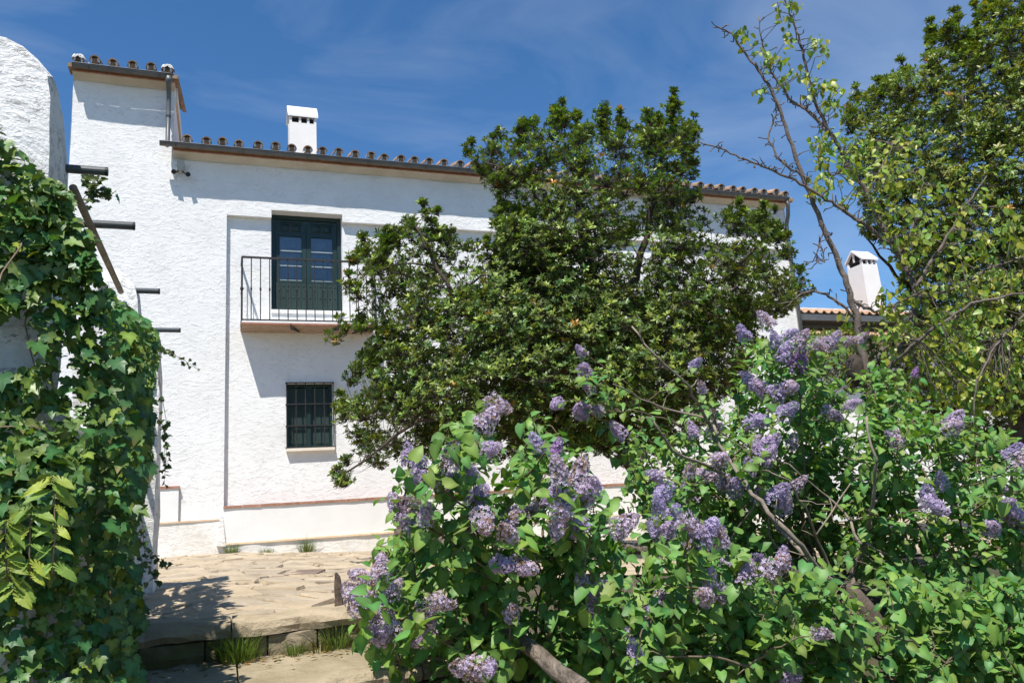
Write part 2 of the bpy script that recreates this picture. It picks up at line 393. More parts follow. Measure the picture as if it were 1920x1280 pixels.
# ------------------------------------------------------------------ paving of irregular flagstones
def clip_poly(poly, nrm, off):
    out = []
    for i in range(len(poly)):
        p, q = poly[i - 1], poly[i]; dp, dq = p @ nrm - off, q @ nrm - off
        if (dp <= 0) != (dq <= 0): out.append(p + (q - p) * (dp / (dp - dq)))
        if dq <= 0: out.append(q)
    return out
def slab(poly_sq, ztop, thick, mats, name, parent, tilt=0.0, zfun=None, rough=0.004):
    """one stone: polygon in (s,q), bevelled top edge"""
    c = np.mean(poly_sq, axis=0); mb = MB(); n = len(poly_sq); rows = []
    tx, ty = rng.normal(size=2) * tilt
    def zz(p): return ztop + (zfun(p[0]) if zfun else 0.0) + tx * (p[0] - c[0]) + ty * (p[1] - c[1])
    for shrink, dz in ((1.0, -thick), (1.0, -0.012), (0.955, 0.0)):
        rows.append([fp(*(c + (p - c) * shrink), 0)[:2].tolist() + [zz(c + (p - c) * shrink) + dz + (rng.normal() * rough if dz == 0 else 0)] for p in poly_sq])
    for k in range(2):
        for i in range(n): mb.face([rows[k][i - 1], rows[k][i], rows[k + 1][i], rows[k + 1][i - 1]])
    cc = fp(c[0], c[1], 0); cc[2] = zz(c) + rng.normal() * rough
    for i in range(n): mb.face([rows[2][i - 1], rows[2][i], cc])
    return mb.build(name, mats, parent)
patio = empty('patio', fp(1.5, 5, 0), kind='structure')
for (sa, sb_, qa, qb) in ((-2.2, 1.1, 0.06, 10.28), (1.1, 26.0, 0.06, 8.3)):
    mb = MB(); sv = np.arange(sa, sb_ + .01, (sb_ - sa) / 40); qv = np.linspace(qa, qb, 12); gr = [[fp(a_, b_, float(patio_z(np.array(a_))) - .014) for b_ in qv] for a_ in sv]
    for i in range(len(sv) - 1):
        for j in range(len(qv) - 1): mb.face([gr[i][j], gr[i][j + 1], gr[i + 1][j + 1], gr[i + 1][j]])
    mb.build('paving_bed', M['paving'], patio)
seeds = []
for i, sc_ in enumerate(np.arange(-1.8, 6.2, 0.40)):
    for j, qc in enumerate(np.arange(-0.2, 11.0, 0.36)):
        seeds.append([sc_ + (0.2 if j % 2 else 0) + rng.uniform(-.17, .17), qc + rng.uniform(-.14, .14)])
seeds = np.array(seeds); n_stones = 0
order = np.argsort(-seeds[:, 1])
for k in order:
    c = seeds[k]
    if c[1] > 10.4 or c[1] < 0.16: continue
    pp = project(fp(c[0], c[1], 0.0))
    if not (215 < pp[0] < 790): continue
    if n_stones >= 298: break
    poly = [c + np.array(v) for v in ((-.6, -.6), (.6, -.6), (.6, .6), (-.6, .6))]
    near = seeds[np.linalg.norm(seeds - c, axis=1) < 1.0]
    for o in near:
        dv = o - c; L = np.linalg.norm(dv)
        if L < 1e-6: continue
        nrm = dv / L; poly = clip_poly(poly, nrm, c @ nrm + L / 2 - 0.016)
        if len(poly) < 3: break
    poly = clip_poly(poly, np.array([0, 1.0]), 10.30) if len(poly) >= 3 else poly
    poly = clip_poly(poly, np.array([0, -1.0]), -0.05) if len(poly) >= 3 else poly
    if len(poly) < 3: continue
    slab(poly, 0.0, 0.05, M['stone'] if rng.random() < 0.6 else M['stone2'], 'flagstone', patio, 0.022, lambda s_: float(patio_z(np.array(s_))), 0.007)
    n_stones += 1

# ------------------------------------------------------------------ stone steps going down towards the camera
steps = empty('stone_steps', fp(0.2, 11.6, -0.5), 'worn mossy stone steps leading down from the patio beside the ivy', 'steps')
def rubble_run(s0, s1, q0, q1, z0, z1, mat, name, wmin=0.3, wmax=0.7, thickjit=0.015, skew=0.04):
    s = s0
    while s < s1 - 0.05:
        e = min(s1, s + rng.uniform(wmin, wmax))
        if s1 - e < 0.18: e = s1
        mb = MB(); j = lambda a=thickjit: rng.uniform(-a, a)
        g = 0.004
        ks, kn = (9, 3) if name == 'tread_stone' else (3, 3)
        # top surface subdivided so that the arris wavers
        top = [[fp(s + g + (e - s - 2 * g) * i / ks, q0 + (q1 - q0) * k / kn + (j(0.022) if k == kn else 0), z1 + j(0.007) - (0.012 if k == kn else 0)) for i in range(ks + 1)] for k in range(kn + 1)]
        for k in range(kn):
            for i in range(ks): mb.face([top[k][i], top[k + 1][i], top[k + 1][i + 1], top[k][i + 1]])
        bot = [p - UP * (z1 - z0) + N * j(0.012) for p in top[kn]]
        mid = [(p + b_) / 2 + N * (0.012 + j(0.014)) for p, b_ in zip(top[kn], bot)]
        for i in range(ks):
            mb.face([top[kn][i], mid[i], mid[i + 1], top[kn][i + 1]]); mb.face([mid[i], bot[i], bot[i + 1], mid[i + 1]])
        for side in (0, ks):
            mb.face([top[k][side] for k in range(kn + 1)] + [bot[side], top[0][side] - UP * (z1 - z0)])
        mb.build(name, mat, steps); s = e
edges = [10.50, 11.16, 11.62, 12.07, 12.52, 12.97, 13.42]
for k, qe in enumerate(edges):
    zt = -0.16 * k; qb = (edges[k - 1] - 0.06) if k else 10.28
    if k == 0:
        rubble_run(-0.68, 1.3, qb, qe + 0.02, -0.055, 0.004, M['stone3'], 'tread_stone', 0.55, 0.95)
    else:
        rubble_run(-0.68, 1.3, qb + 0.0, qe + 0.02, zt - 0.055, zt + 0.0, M['stone3'], 'tread_stone', 0.6, 1.0)
    mb = MB(); mb.fbox(-.7, 1.3, qb + .02, qe - .03, zt - .3, zt - .03); mb.build('core_fill', M['soil'], steps)
    rubble_run(-0.68, 1.3, qe - 0.14, qe + 0.004, zt - 0.17, zt - 0.058, M['riser'], 'riser_stone', 0.18, 0.42, 0.02)

# ================================================================== the white house
house = empty('white_house', fp(4, -2, 0), 'two storey whitewashed house with tiled eaves and raised left block', 'house')
def disp(s, z): return 0.013 * mnoise.noise((s * 1.1, z * 1.1, 3.3)) + 0.006 * mnoise.noise((s * 3.7, z * 3.7, 9.1))
def cuts(lo, hi, res, brk):
    a = set([lo, hi] + [b_ for b_ in brk if lo < b_ < hi]); x = lo + res
    while x < hi - res * 0.3:
        if min(abs(x - b_) for b_ in a) > res * 0.3: a.add(x)
        x += res
    return sorted(a)
def wall_grid(name, mat, s0, s1, z0, z1, out, holes=(), res=0.14, amp=1.0, parent=house, zslope=None):
    sb = cuts(s0, s1, res, [h for H in holes for h in H[:2]]); zb = cuts(z0, z1, res, [h for H in holes for h in H[2:]])
    mb = MB(); ids = {}
    def vid(i, j):
        if (i, j) not in ids:
            ids[(i, j)] = len(mb.v); mb.v.append(tuple(fp(sb[i], out + amp * disp(sb[i], zb[j]), zb[j])))
        return ids[(i, j)]
    for i in range(len(sb) - 1):
        for j in range(len(zb) - 1):
            cs, cz = (sb[i] + sb[i + 1]) / 2, (zb[j] + zb[j + 1]) / 2
            if any(H[0] < cs < H[1] and H[2] < cz < H[3] for H in holes): continue
            mb.f.append((vid(i, j), vid(i + 1, j), vid(i + 1, j + 1), vid(i, j + 1))); mb.m.append(0)
    return mb.build(name, mat, parent, True)
def lip(name, mat, pts, o0, o1, amp0=1.0, amp1=1.0, parent=house):
    """strip joining two wall planes along a line of (s,z) points"""
    mb = MB(); P = []
    for (a, b_) in zip(pts[:-1], pts[1:]):
        L = math.hypot(b_[0] - a[0], b_[1] - a[1]); k = max(1, int(L / 0.14))
        P += [(a[0] + (b_[0] - a[0]) * i / k, a[1] + (b_[1] - a[1]) * i / k) for i in range(k)]
    P.append(pts[-1])
    for (p, q) in zip(P[:-1], P[1:]):
        mb.face([fp(p[0], o0 + amp0 * disp(*p), p[1]), fp(q[0], o0 + amp0 * disp(*q), q[1]), fp(q[0], o1 + amp1 * disp(*q), q[1]), fp(p[0], o1 + amp1 * disp(*p), p[1])])
    return mb.build(name, mat, parent)
NI = -0.10                                    # recessed panel
S_L, S_T, S_N, S_R = -2.64, -0.98, -0.055, 12.52
Z_E, Z_T, Z_N = 7.12, 8.45, 5.98
DOORS = [(0.725, 2.03), (5.30, 6.60)]; DZ = (4.20, 6.13)
WIN = (0.985, 1.805, 1.707, 2.872); WIN2 = (8.05, 8.75, 3.72, 4.75)
wall_grid('wall', M['wall'], S_L, S_N, -0.35, Z_E, 0.0)
wall_grid('wall', M['wall'], S_L, S_T, Z_E, Z_T, 0.0)
wall_grid('wall', M['wall'], S_N, S_R, Z_N, Z_E, 0.0, [(d0, d1, Z_N - 1, DZ[1]) for d0, d1 in DOORS])
wall_grid('wall', M['wall'], S_N, S_R, -0.6, Z_N, NI, [(d0, d1, DZ[0], Z_N + 1) for d0, d1 in DOORS] + [WIN, WIN2])
lip('panel_edge', M['wall'], [(S_N, -0.35), (S_N, Z_N)], 0.0, NI)
for s0, s1 in ((S_N, DOORS[0][0]), (DOORS[0][1], DOORS[1][0]), (DOORS[1][1], S_R)):
    lip('panel_edge', M['smooth'], [(s0, Z_N), (s1, Z_N)], 0.0, NI)
for d0, d1 in DOORS:
    lip('door_reveal', M['smooth'], [(d0, DZ[0]), (d0, Z_N)], NI, NI - 0.2, 1, 0); lip('door_reveal', M['smooth'], [(d1, DZ[0]), (d1, Z_N)], NI, NI - 0.2, 1, 0)
    lip('door_reveal', M['smooth'], [(d0, Z_N), (d0, DZ[1]), (d1, DZ[1]), (d1, Z_N)], 0.0, NI - 0.2, 1, 0)
    lip('door_reveal', M['smooth'], [(d0, DZ[0]), (d1, DZ[0])], NI, NI - 0.2, 1, 0)
for W_ in (WIN, WIN2):
    lip('window_reveal', M['smooth'], [(W_[0], W_[2]), (W_[0], W_[3]), (W_[1], W_[3]), (W_[1], W_[2]), (W_[0], W_[2])], NI, NI - 0.17, 1, 0)
# right end wall, left end wall, tower side and backs
def fquad(name, mat, pts, parent=house):
    mb = MB(); mb.face([fp(*p) for p in pts]); return mb.build(name, mat, parent)
fquad('side_wall', M['wall'], [(S_R, 0.01, -1), (S_R, -7, -1), (S_R, -7, 7.2), (S_R, -3.5, 8.3), (S_R, 0.01, 7.15)])
fquad('side_wall', M['wall'], [(S_L, 0.01, -1), (S_L, -5, -1), (S_L, -5, Z_T), (S_L, 0.01, Z_T)])
fquad('side_wall', M['wall'], [(S_T, 0.01, 7.0), (S_T, -4.2, 7.0), (S_T, -4.2, 8.25), (S_T, 0.01, Z_T)])
fquad('back_wall', M['wall'], [(S_L, -7, -1), (S_R, -7, -1), (S_R, -7, 7.1), (S_L, -7, 7.1)])
# plinths with brick capping
Z_P = 0.748
wall_grid('plinth', M['smooth'], S_N - 0.02, S_R, 0.0, Z_P - 0.03, 0.10, res=0.2, amp=0.7)
mb = MB(); mb.face([fp(S_N - 0.02, 0.10, 0.0), fp(S_N - 0.02, 0.0, 0.0), fp(S_N - 0.02, 0.0, Z_P - .03), fp(S_N - 0.02, 0.10, Z_P - .03)])
mb.face([fp(S_N - 0.02, 0.10, Z_P - .03), fp(S_R, 0.10, Z_P - .03), fp(S_R, NI, Z_P - .03), fp(S_N - 0.02, NI, Z_P - .03)]); mb.build('plinth_edge', M['cream'], house)
pl = empty('plinth_capping', fp(3, 0.1, Z_P), parent=house)
s = S_N - 0.01
def brick_piece(name, s0, s1, o0, o1, z0, z1, mat, parent):
    mb = MB(); j = lambda: rng.uniform(-.003, .003); b = 0.004
    c = [fp(s0 + b, o0, z0 + j()), fp(s0 + b, o1 + j(), z0 + j()), fp(s1 - b, o1 + j(), z0 + j()), fp(s1 - b, o0, z0 + j()), fp(s0 + b, o0, z1 + j()), fp(s0 + b, o1 + j(), z1 + j()), fp(s1 - b, o1 + j(), z1 + j()), fp(s1 - b, o0, z1 + j())]
    mb.hexa(c); return mb.build(name, mat, parent)
while s < S_R - 0.1:
    L = rng.uniform(0.26, 0.33); brick_piece('brick', s, min(s + L, S_R), -0.05, 0.122, Z_P - 0.029, Z_P + 0.012, M['brick'], pl); s += L
brick_piece('brick', -1.5, -1.12, -0.02, 0.07, 1.095, 1.135, M['brick'], pl); brick_piece('brick', -1.12, -0.90, -0.02, 0.07, 1.095, 1.135, M['brick'], pl); brick_piece('brick', -0.90, -0.745, -0.02, 0.07, 1.095, 1.135, M['brick'], pl)
wall_grid('plinth', M['smooth'], -2.6, -0.76, 0.5, 1.095, 0.055, res=0.2, amp=0.5)
wall_grid('foundation', M['found'], -2.6, S_N + 0.02, -0.4, 0.545, 0.09, res=0.12, amp=1.6)
wall_grid('foundation', M['found'], S_N + 0.02, S_R, -0.7, 0.155, 0.13, res=0.12, amp=2.0)
mb = MB(); mb.fbox(-2.6, S_N - 0.03, -0.02, 0.10, 0.53, 0.556); mb.build('ledge', M['ochre'], house)
mb = MB(); mb.hexa([fp(S_N, 0, .135), fp(S_N, .15, .12), fp(S_R, .15, .12), fp(S_R, 0, .135), fp(S_N, 0, .175), fp(S_N, .145, .150), fp(S_R, .145, .150), fp(S_R, 0, .175)]); mb.build('ledge', M['ochre'], house)
mb = MB(); mb.hexa([fp(S_N - .11, 0, .1), fp(S_N - .10, .17, .12), fp(S_N + .04, .15, .1), fp(S_N + .04, 0, .1), fp(S_N - .05, 0, .60), fp(S_N - .05, .12, .60), fp(S_N - .012, .11, .60), fp(S_N - .012, 0, .60)]); mb.build('plinth_buttress', M['found'], house)

# ------------------------------------------------------------------ eaves
def eave(s0, s1, z_g, roof_name, n_tiles, s_first, spacing, depth, over_l, over_r, ztile):
    # cove moulding
    prof = [(0.0, z_g - 0.175), (0.03, z_g - 0.14), (0.08, z_g - 0.108), (0.145, z_g - 0.085)]
    mb = MB()
    for (o0, za), (o1, zb) in zip(prof[:-1], prof[1:]): mb.face([fp(s0, o0 + .012, za), fp(s1, o0 + .012, za), fp(s1, o1 + .012, zb), fp(s0, o1 + .012, zb)])
    for e in (s0, s1): mb.face([fp(e, 0, z_g)] + [fp(e, o + .012, z) for o, z in prof] + [fp(e, .155, z_g)])
    mb.build('cove_moulding', M['cove'], house, False)
    br = empty('eave_brick_course', fp((s0 + s1) / 2, .15, z_g), parent=house); x = s0
    while x < s1 - 0.03:
        L = 0.27; brick_piece('brick', x, min(x + L, s1), 0.0, 0.19, z_g - 0.085, z_g - 0.045, M['brick'], br); x += L
    mb = MB(); mb.fbox(s0 - over_l, s1 + over_r, -0.05, 0.235, z_g - 0.043, z_g + 0.03); mb.build('eave_slab', M['tile'], house)
    # roof sheet with a barrel tile profile
    rf = empty(roof_name, fp((s0 + s1) / 2, 0, z_g + .1), parent=house)
    mb = MB(); sl = math.tan(R(17)); rows = 5
    sv = np.arange(s0 - over_l, s1 + over_r, spacing / 8)
    prev = None
    for k in range(rows + 1):
        o = 0.2 - k * (depth + 0.2) / rows; z = z_g + 0.05 + (0.2 - o) * sl
        line = [fp(s_, o, z + 0.07 * max(0, math.cos(2 * math.pi * (s_ - s_first) / spacing))) for s_ in sv]
        if prev: 
            for i in range(len(sv) - 1): mb.face([prev[i], prev[i + 1], line[i + 1], line[i]])
        prev = line
    mb.build('tile_field', M['tile'], rf, True)
    for k in range(n_tiles):
        sc_ = s_first + k * spacing + rng.uniform(-.03, .03)
        mt = Matrix(np.stack([D, -N, UP], 1).tolist()).to_4x4() @ Matrix.Rotation(R(17 + rng.uniform(-2, 2)), 4, 'X') @ Matrix.Rotation(rng.uniform(-.05, .05), 4, 'Z')
        end = k in (0, n_tiles - 1) and roof_name == 'tower_roof'
        mt.translation = Vector(fp(sc_, 0.285 + rng.uniform(-.015, .02), ztile + rng.uniform(-.018, .016)).tolist())
        t_ = add_mesh('roof_tile', TILES[int(rng.integers(3))], rf, mt); add_mesh('tile_bedding', BED, rf, mt)
        tag(add_mesh('tile_mortar', MORTAR[int(rng.integers(3))], rf, mt), kind='stuff')
        if end: add_mesh('ridge_mortar', RIDGE, rf, mt)
    return rf
def tile_mesh(seed):
    r_ = np.random.default_rng(seed); mb = MB(); n = 9; rows = []
    for (y, ra) in ((0.0, 0.098), (0.22, 0.092), (0.45, 0.082)):
        rows.append([[(ra + th + r_.normal() * 0.0012) * math.cos(w) * 0.92, y, (ra + th) * math.sin(w)] for th in (0, -0.020) for w in np.linspace(0, math.pi, n)])
    for k in range(2):
        for i in range(n - 1):
            mb.face([rows[k][i], rows[k][i + 1], rows[k + 1][i + 1], rows[k + 1][i]]); mb.face([rows[k][n + i + 1], rows[k][n + i], rows[k + 1][n + i], rows[k + 1][n + i + 1]])
    for i in range(n - 1): mb.face([rows[0][i + 1], rows[0][i], rows[0][n + i], rows[0][n + i + 1]])
    return mb.mesh('roof_tile', M['tile'] if seed != 2 else M['tile_red'], True)
TILES = [tile_mesh(k) for k in range(3)]
mb = MB(); arc = [[0.07 * math.cos(w), 0.03, 0.078 * math.sin(w)] for w in np.linspace(0, math.pi, 9)]
mb.face(arc); mb.face([[-.05, -.002, -.09], [.05, -.002, -.09], [.035, .0, .03], [-.035, .0, .03]]); BED = mb.mesh('tile_bedding', M['tile_in'])
def mortar_mesh(seed):
    r_ = np.random.default_rng(seed); mb = MB()
    for sg in (-1, 1):
        pts = [[sg * (0.056 + 0.021 * math.cos(w) * (1 + r_.uniform(-.35, .25))), 0.012, 0.006 + 0.046 * math.sin(w) * (1 + r_.uniform(-.45, .2))] for w in np.linspace(0, 2 * math.pi, 9)[:-1]]
        bk = [[p[0], 0.05, p[2]] for p in pts]; i0 = len(mb.v); mb.face(pts if sg > 0 else pts[::-1])
        for i in range(8): mb.face([pts[i - 1], pts[i], bk[i], bk[i - 1]])
    return mb.mesh('tile_mortar', M['smooth'])
MORTAR = [mortar_mesh(k) for k in range(3)]
mb = MB()
for k in range(5):
    pass
rows = []
for y, ra in ((-.01, .05), (0.0, .085), (.08, .112), (.25, .118), (.45, .105)):
    rows.append([[ra * math.cos(w) * 1.02, y, 0.012 + ra * math.sin(w) * 0.98 + .01 * math.sin(5 * w + y * 30)] for w in np.linspace(.25, math.pi - .25, 9)])
for k in range(4):
    for i in range(8): mb.face([rows[k][i], rows[k][i + 1], rows[k + 1][i + 1], rows[k + 1][i]])
RIDGE = mb.mesh('ridge_mortar', M['pier'], True)

eave(S_T, S_R, 7.16, 'main_roof', 45, -0.735, 0.2985, 3.6, 0.0, 0.12, 7.255)
eave(S_L, S_T, 8.50, 'tower_roof', 6, -2.55, 0.296, 3.2, 0.06, 0.06, 8.585)
mb = MB(); mb.hexa([fp(S_T - .05, -.2, 8.25), fp(S_T + .04, -.2, 8.2), fp(S_T + .04, -4.0, 8.15), fp(S_T - .05, -4.0, 8.2), fp(S_T - .05, -.2, 8.55), fp(S_T + .03, -.2, 8.5), fp(S_T + .03, -4.0, 8.55), fp(S_T - .05, -4.0, 8.6)]); mb.build('verge', M['cream'], house)

def gutter(s0, s1, z, name):
    mb = MB(); n = 9; r_ = 0.062
    ring = lambda rr, s_: [fp(s_, 0.305 + rr * math.cos(w), z + rr * math.sin(w)) for w in np.linspace(math.pi, 2 * math.pi, n)]
    A, B, A2, B2 = ring(r_, s0), ring(r_, s1), ring(r_ - .006, s0), ring(r_ - .006, s1)
    for i in range(n - 1):
        mb.face([A[i], A[i + 1], B[i + 1], B[i]]); mb.face([A2[i + 1], A2[i], B2[i], B2[i + 1]])
    for X_ in (A, B): mb.face(X_)
    for s_a, s_b in ((s0, s1),):
        mb.tube([fp(s_a, 0.368, z + .003), fp(s_b, 0.368, z + .003)], 0.009, 6)
    g = mb.build(name, M['gutter'], house)
    s_ = s0 + 0.25
    while s_ < s1:
        mb = MB(); rr = r_ + .004
        P_ = [fp(s_, 0.305 + rr * math.cos(w), z + rr * math.sin(w)) for w in np.linspace(math.pi, 2 * math.pi + .4, 10)]
        for i in range(9): mb.face([P_[i], P_[i + 1], P_[i + 1] + D * .03, P_[i] + D * .03])
        mb.build('gutter_clip', M['pipe'], g); s_ += 1.14
    return g
gutter(-1.19, 12.42, 7.145, 'gutter'); gutter(-2.62, -1.02, 8.47, 'gutter')
# downpipe from the tower gutter to the main gutter
ds = -1.07
mb = MB(); mb.tube([fp(ds, .30, 8.43), fp(ds, .30, 8.36), fp(ds, .27, 8.30), fp(ds, .19, 8.22), fp(ds, .16, 8.14), fp(ds, .16, 7.19), fp(ds, .24, 7.13)], [.07, .062, .045, .042, .04, .04, .04], 10)
dp = mb.build('downpipe', M['gutter'], house, True)
mb = MB(); mb.tube([fp(ds, .16, 7.72), fp(ds, .16, 7.75)], .048, 10); mb.fbox(ds - .01, ds + .01, 0, .13, 7.725, 7.745); mb.build('pipe_clamp', M['pipe'], dp)
mb = MB(); mb.tube([fp(12.36, .30, 7.08), fp(12.40, .30, 6.98), fp(12.44, .2, 6.75), fp(12.46, .09, 6.58), fp(12.46, .07, 6.4), fp(12.46, .07, 0.2)], .045, 10); mb.build('downpipe', M['gutter'], house, True)
mb = MB(); mb.tube([fp(-.97, -2.2, 7.92), fp(-.80, -2.2, 7.90)], .012, 5); mb.tube([fp(-.80, -2.2, 7.94), fp(-.80, -2.2, 7.86)], .014, 5); mb.build('wall_bracket', M['iron'], house)

# chimney on the main roof
def chimney(parent, c, w, dpt, zb, zt, ax, ay, name, ridge_along=True, taper=0.0):
    """shaft with slotted head under a little gabled cap; ax/ay horizontal axes"""
    ch = empty(name, c + UP * zb, parent=parent)
    def P(u, v, z): return c + ax * u + ay * v + UP * z
    def bx(mb, u0, u1, v0, v1, z0, z1, t0=1.0, t1=1.0): mb.hexa([P(u0 * t0, v0 * t0, z0), P(u0 * t0, v1 * t0, z0), P(u1 * t0, v1 * t0, z0), P(u1 * t0, v0 * t0, z0), P(u0 * t1, v0 * t1, z1), P(u0 * t1, v1 * t1, z1), P(u1 * t1, v1 * t1, z1), P(u1 * t1, v0 * t1, z1)])
    hz = zt - 0.47
    mb = MB(); bx(mb, -w / 2, w / 2, -dpt / 2, dpt / 2, zb, hz, 1 + taper, 1); mb.build('shaft', M['smooth'], ch)
    mb = MB(); bx(mb, -w / 2 + .06, w / 2 - .06, -dpt / 2 + .06, dpt / 2 - .06, hz, hz + .13); mb.build('flue', M['dark'], ch)
    for u in (-w / 2 + .025, -.06, .11, w / 2 - .025):
        for v in (-1, 1):
            mb = MB(); mb.hexa([P(u - .025, v * (dpt / 2 - .03) - .03, hz + .001), P(u - .025, v * (dpt / 2 - .03) + .03, hz + .001), P(u + .025, v * (dpt / 2 - .03) + .03, hz + .001), P(u + .025, v * (dpt / 2 - .03) - .03, hz + .001)] + [P(a_, b_, hz + .125) for a_, b_ in ((u - .025, v * (dpt / 2 - .03) - .03), (u - .025, v * (dpt / 2 - .03) + .03), (u + .025, v * (dpt / 2 - .03) + .03), (u + .025, v * (dpt / 2 - .03) - .03))]); mb.build('slot_post', M['smooth'], ch)
    e = 0.035; mb = MB(); z0, z1 = hz + .126, zt
    for sg in (-1, 1):                    # two leaning slabs
        lo, hi = [-w / 2 - e, w / 2 + e], None
        mb.hexa([P(lo[0], sg * (dpt / 2 + e), z0), P(lo[1], sg * (dpt / 2 + e), z0), P(lo[1], sg * 0.0 + sg * .01, z1 - .05), P(lo[0], sg * .01, z1 - .05),
                 P(lo[0], sg * (dpt / 2 + e), z0 + .055), P(lo[1], sg * (dpt / 2 + e), z0 + .055), P(lo[1], sg * .008, z1), P(lo[0], sg * .008, z1)])
    mb.build('cap', M['smooth'], ch)
    mb = MB(); mb.face([P(-w / 2 + .03, -dpt / 2 + .03, z0), P(-w / 2 + .03, dpt / 2 - .03, z0), P(-w / 2 + .03, 0, z1 - .06)]); mb.face([P(w / 2 - .03, -dpt / 2 + .03, z0), P(w / 2 - .03, dpt / 2 - .03, z0), P(w / 2 - .03, 0, z1 - .06)]); mb.build('cap_shadow_gap', M['dark'], ch)  # dark triangles painted as the shade inside the gable ends
    mb = MB()
    for sg in (-1, 1): bx(mb, sg * (w / 2 - .02) - .012, sg * (w / 2 - .02) + .012, -.03, .03, z0, z1 - .07)
    mb.build('cap_strut', M['smooth'], ch)
    return ch
s_a, z_a = sz(541, 196, -1.3); s_b, _ = sz(596, 205, -1.3)
chimney(house, fp((s_a + s_b) / 2, -1.6, 0), s_b - s_a - .05, 0.40, 7.3, z_a + .13, D, -N, 'chimney')

# twin security spotlights under the eave
sl_ = empty('security_light', fp(-0.9, 0.1, 6.65), 'beige security box with two small black spotlights under the eave', 'spotlight')
ls, lz = sz(338, 311, .12)
mb = MB(); mb.fbox(ls - .055, ls + .06, 0.015, 0.13, lz - .09, lz + .1); mb.build('housing', M['beige'], sl_)
for px_, py_ in ((326, 321), (352, 326)):
    a_, b_ = sz(px_, py_, .2); sg = 1 if px_ > 338 else -1
    mb = MB(); mb.tube([fp(ls + sg * .03, .08, lz - .08), fp(ls + sg * .05, .12, lz - .12), fp(a_, .14, b_ + .0)], .012, 6); mb.tube([fp(a_ - sg * .01, .1, b_ + .03), fp(a_ + sg * .005, .2, b_ - .01)], [.036, .044], 8); mb.build('spotlight_head', M['black'], sl_)

# ------------------------------------------------------------------ balcony doors
def door(d0, d1):
    z0, z1 = DZ; o = NI - 0.19
    dr = empty('balcony_door', fp((d0 + d1) / 2, o, z0), parent=house)
    fr = 0.075
    mb = MB(); mb.fbox(d0, d0 + fr, o - .04, o + .05, z0, z1); mb.fbox(d1 - fr, d1, o - .04, o + .05, z0, z1); mb.fbox(d0 + fr, d1 - fr, o - .04, o + .05, z1 - fr, z1); mb.build('door_frame', M['green'], dr)
    mb = MB(); mb.fbox(d0, d1, o - 0.5, o - .36, z0, z1); mb.build('dark_room', M['dark'], dr)  # dark slab in place of the unlit room behind the door
    mb = MB(); mb.fbox(d0 - .0, d1 + .0, o + .05, NI + .03, z0 - .03, z0 + .035); mb.build('threshold', M['smooth'], dr)
    mid = (d0 + d1) / 2
    for k, (a, b) in enumerate(((d0 + fr + .004, mid - .003), (mid + .003, d1 - fr - .004))):
        w = b - a; st = .085; zt = z1 - fr - .005; zb = z0 + .04; zp = z0 + .60; zh = zt - .27
        mb = MB()
        for (x0, x1, y0, y1) in ((a, a + st, zb, zt), (b - st, b, zb, zt), (a + st, b - st, zt - .05, zt), (a + st, b - st, zh - .05, zh + .02), (a + st, b - st, zp - .03, zp + .05), (a + st, b - st, zb, zb + .05)):
            mb.fbox(x0, x1, o - .02, o + .022, y0, y1)
        mb.fbox(a + st, b - st, o - .018, o + .002, zh + .02, zt - .05)
        mb.build('door_leaf', M['green'], dr)
        hw = (w - 2 * st)
        for i in range(2):
            c = a + st + hw * (.26 + .48 * i); mb = MB(); e1, e2 = hw * .20, hw * .11; zc = (zh + .02 + zt - .05) / 2
            mb.hexa([fp(c - e1, o + .003, zc - .07), fp(c + e1, o + .003, zc - .07), fp(c + e1, o + .003, zc + .07), fp(c - e1, o + .003, zc + .07), fp(c - e2, o + .025, zc - .035), fp(c + e2, o + .025, zc - .035), fp(c + e2, o + .025, zc + .035), fp(c - e2, o + .025, zc + .035)]); mb.build('raised_panel', M['green'], dr)
        # three panes with glazing bars, inner shutter behind with raised fields
        p0, p1 = zp + .05, zh - .05; hp = (p1 - p0) / 3
        for i in range(3):
            mb = MB(); mb.fbox(a + st, b - st, o - .004, o + .0, p0 + hp * i + .008, p0 + hp * (i + 1) - .008); mb.build('pane', M['glass'], dr)
            zc = p0 + hp * (i + .5); xc = (a + b) / 2; e1, e2 = hw * .30, hw * .20
            mb = MB(); mb.hexa([fp(xc - e1, o - .05, zc - .10), fp(xc + e1, o - .05, zc - .10), fp(xc + e1, o - .05, zc + .10), fp(xc - e1, o - .05, zc + .10), fp(xc - e2, o - .03, zc - .06), fp(xc + e2, o - .03, zc - .06), fp(xc + e2, o - .03, zc + .06), fp(xc - e2, o - .03, zc + .06)]); mb.build('shutter_panel', M['shutter'], dr)
            if i: mb = MB(); mb.fbox(a + st, b - st, o - .012, o + .014, p0 + hp * i - .010, p0 + hp * i + .010); mb.build('glazing_bar', M['putty'], dr)
        mb = MB(); mb.fbox(a + st, b - st, o - .012, o + .02, p0 - .001, p0 + .016); mb.build('glazing_bar', M['putty'], dr)
        mb = MB(); mb.fbox(a + .02, b - .02, o - .09, o - .05, p0 - .05, p1 + .05); mb.build('inner_shutter', M['shutter'], dr)
        nb = 6; bw = (w - .02) / nb
        for i in range(nb):
            mb = MB(); mb.fbox(a + .01 + bw * i + .003, a + .01 + bw * (i + 1) - .003, o + .023, o + .035, zb + .006, zp - .005); mb.build('plank', M['green2'], dr)
            for zz_ in (zb + .07, zb + .28, zp - .055):
                c = fp(a + .01 + bw * (i + .5), o + .034, zz_); mb = MB(); mb.tube([c, c + N * .008, c + N * .014], [.015, .0135, .006], 8); mb.build('stud', M['green2'], dr)
    return dr
for d0, d1 in DOORS: door(d0, d1)

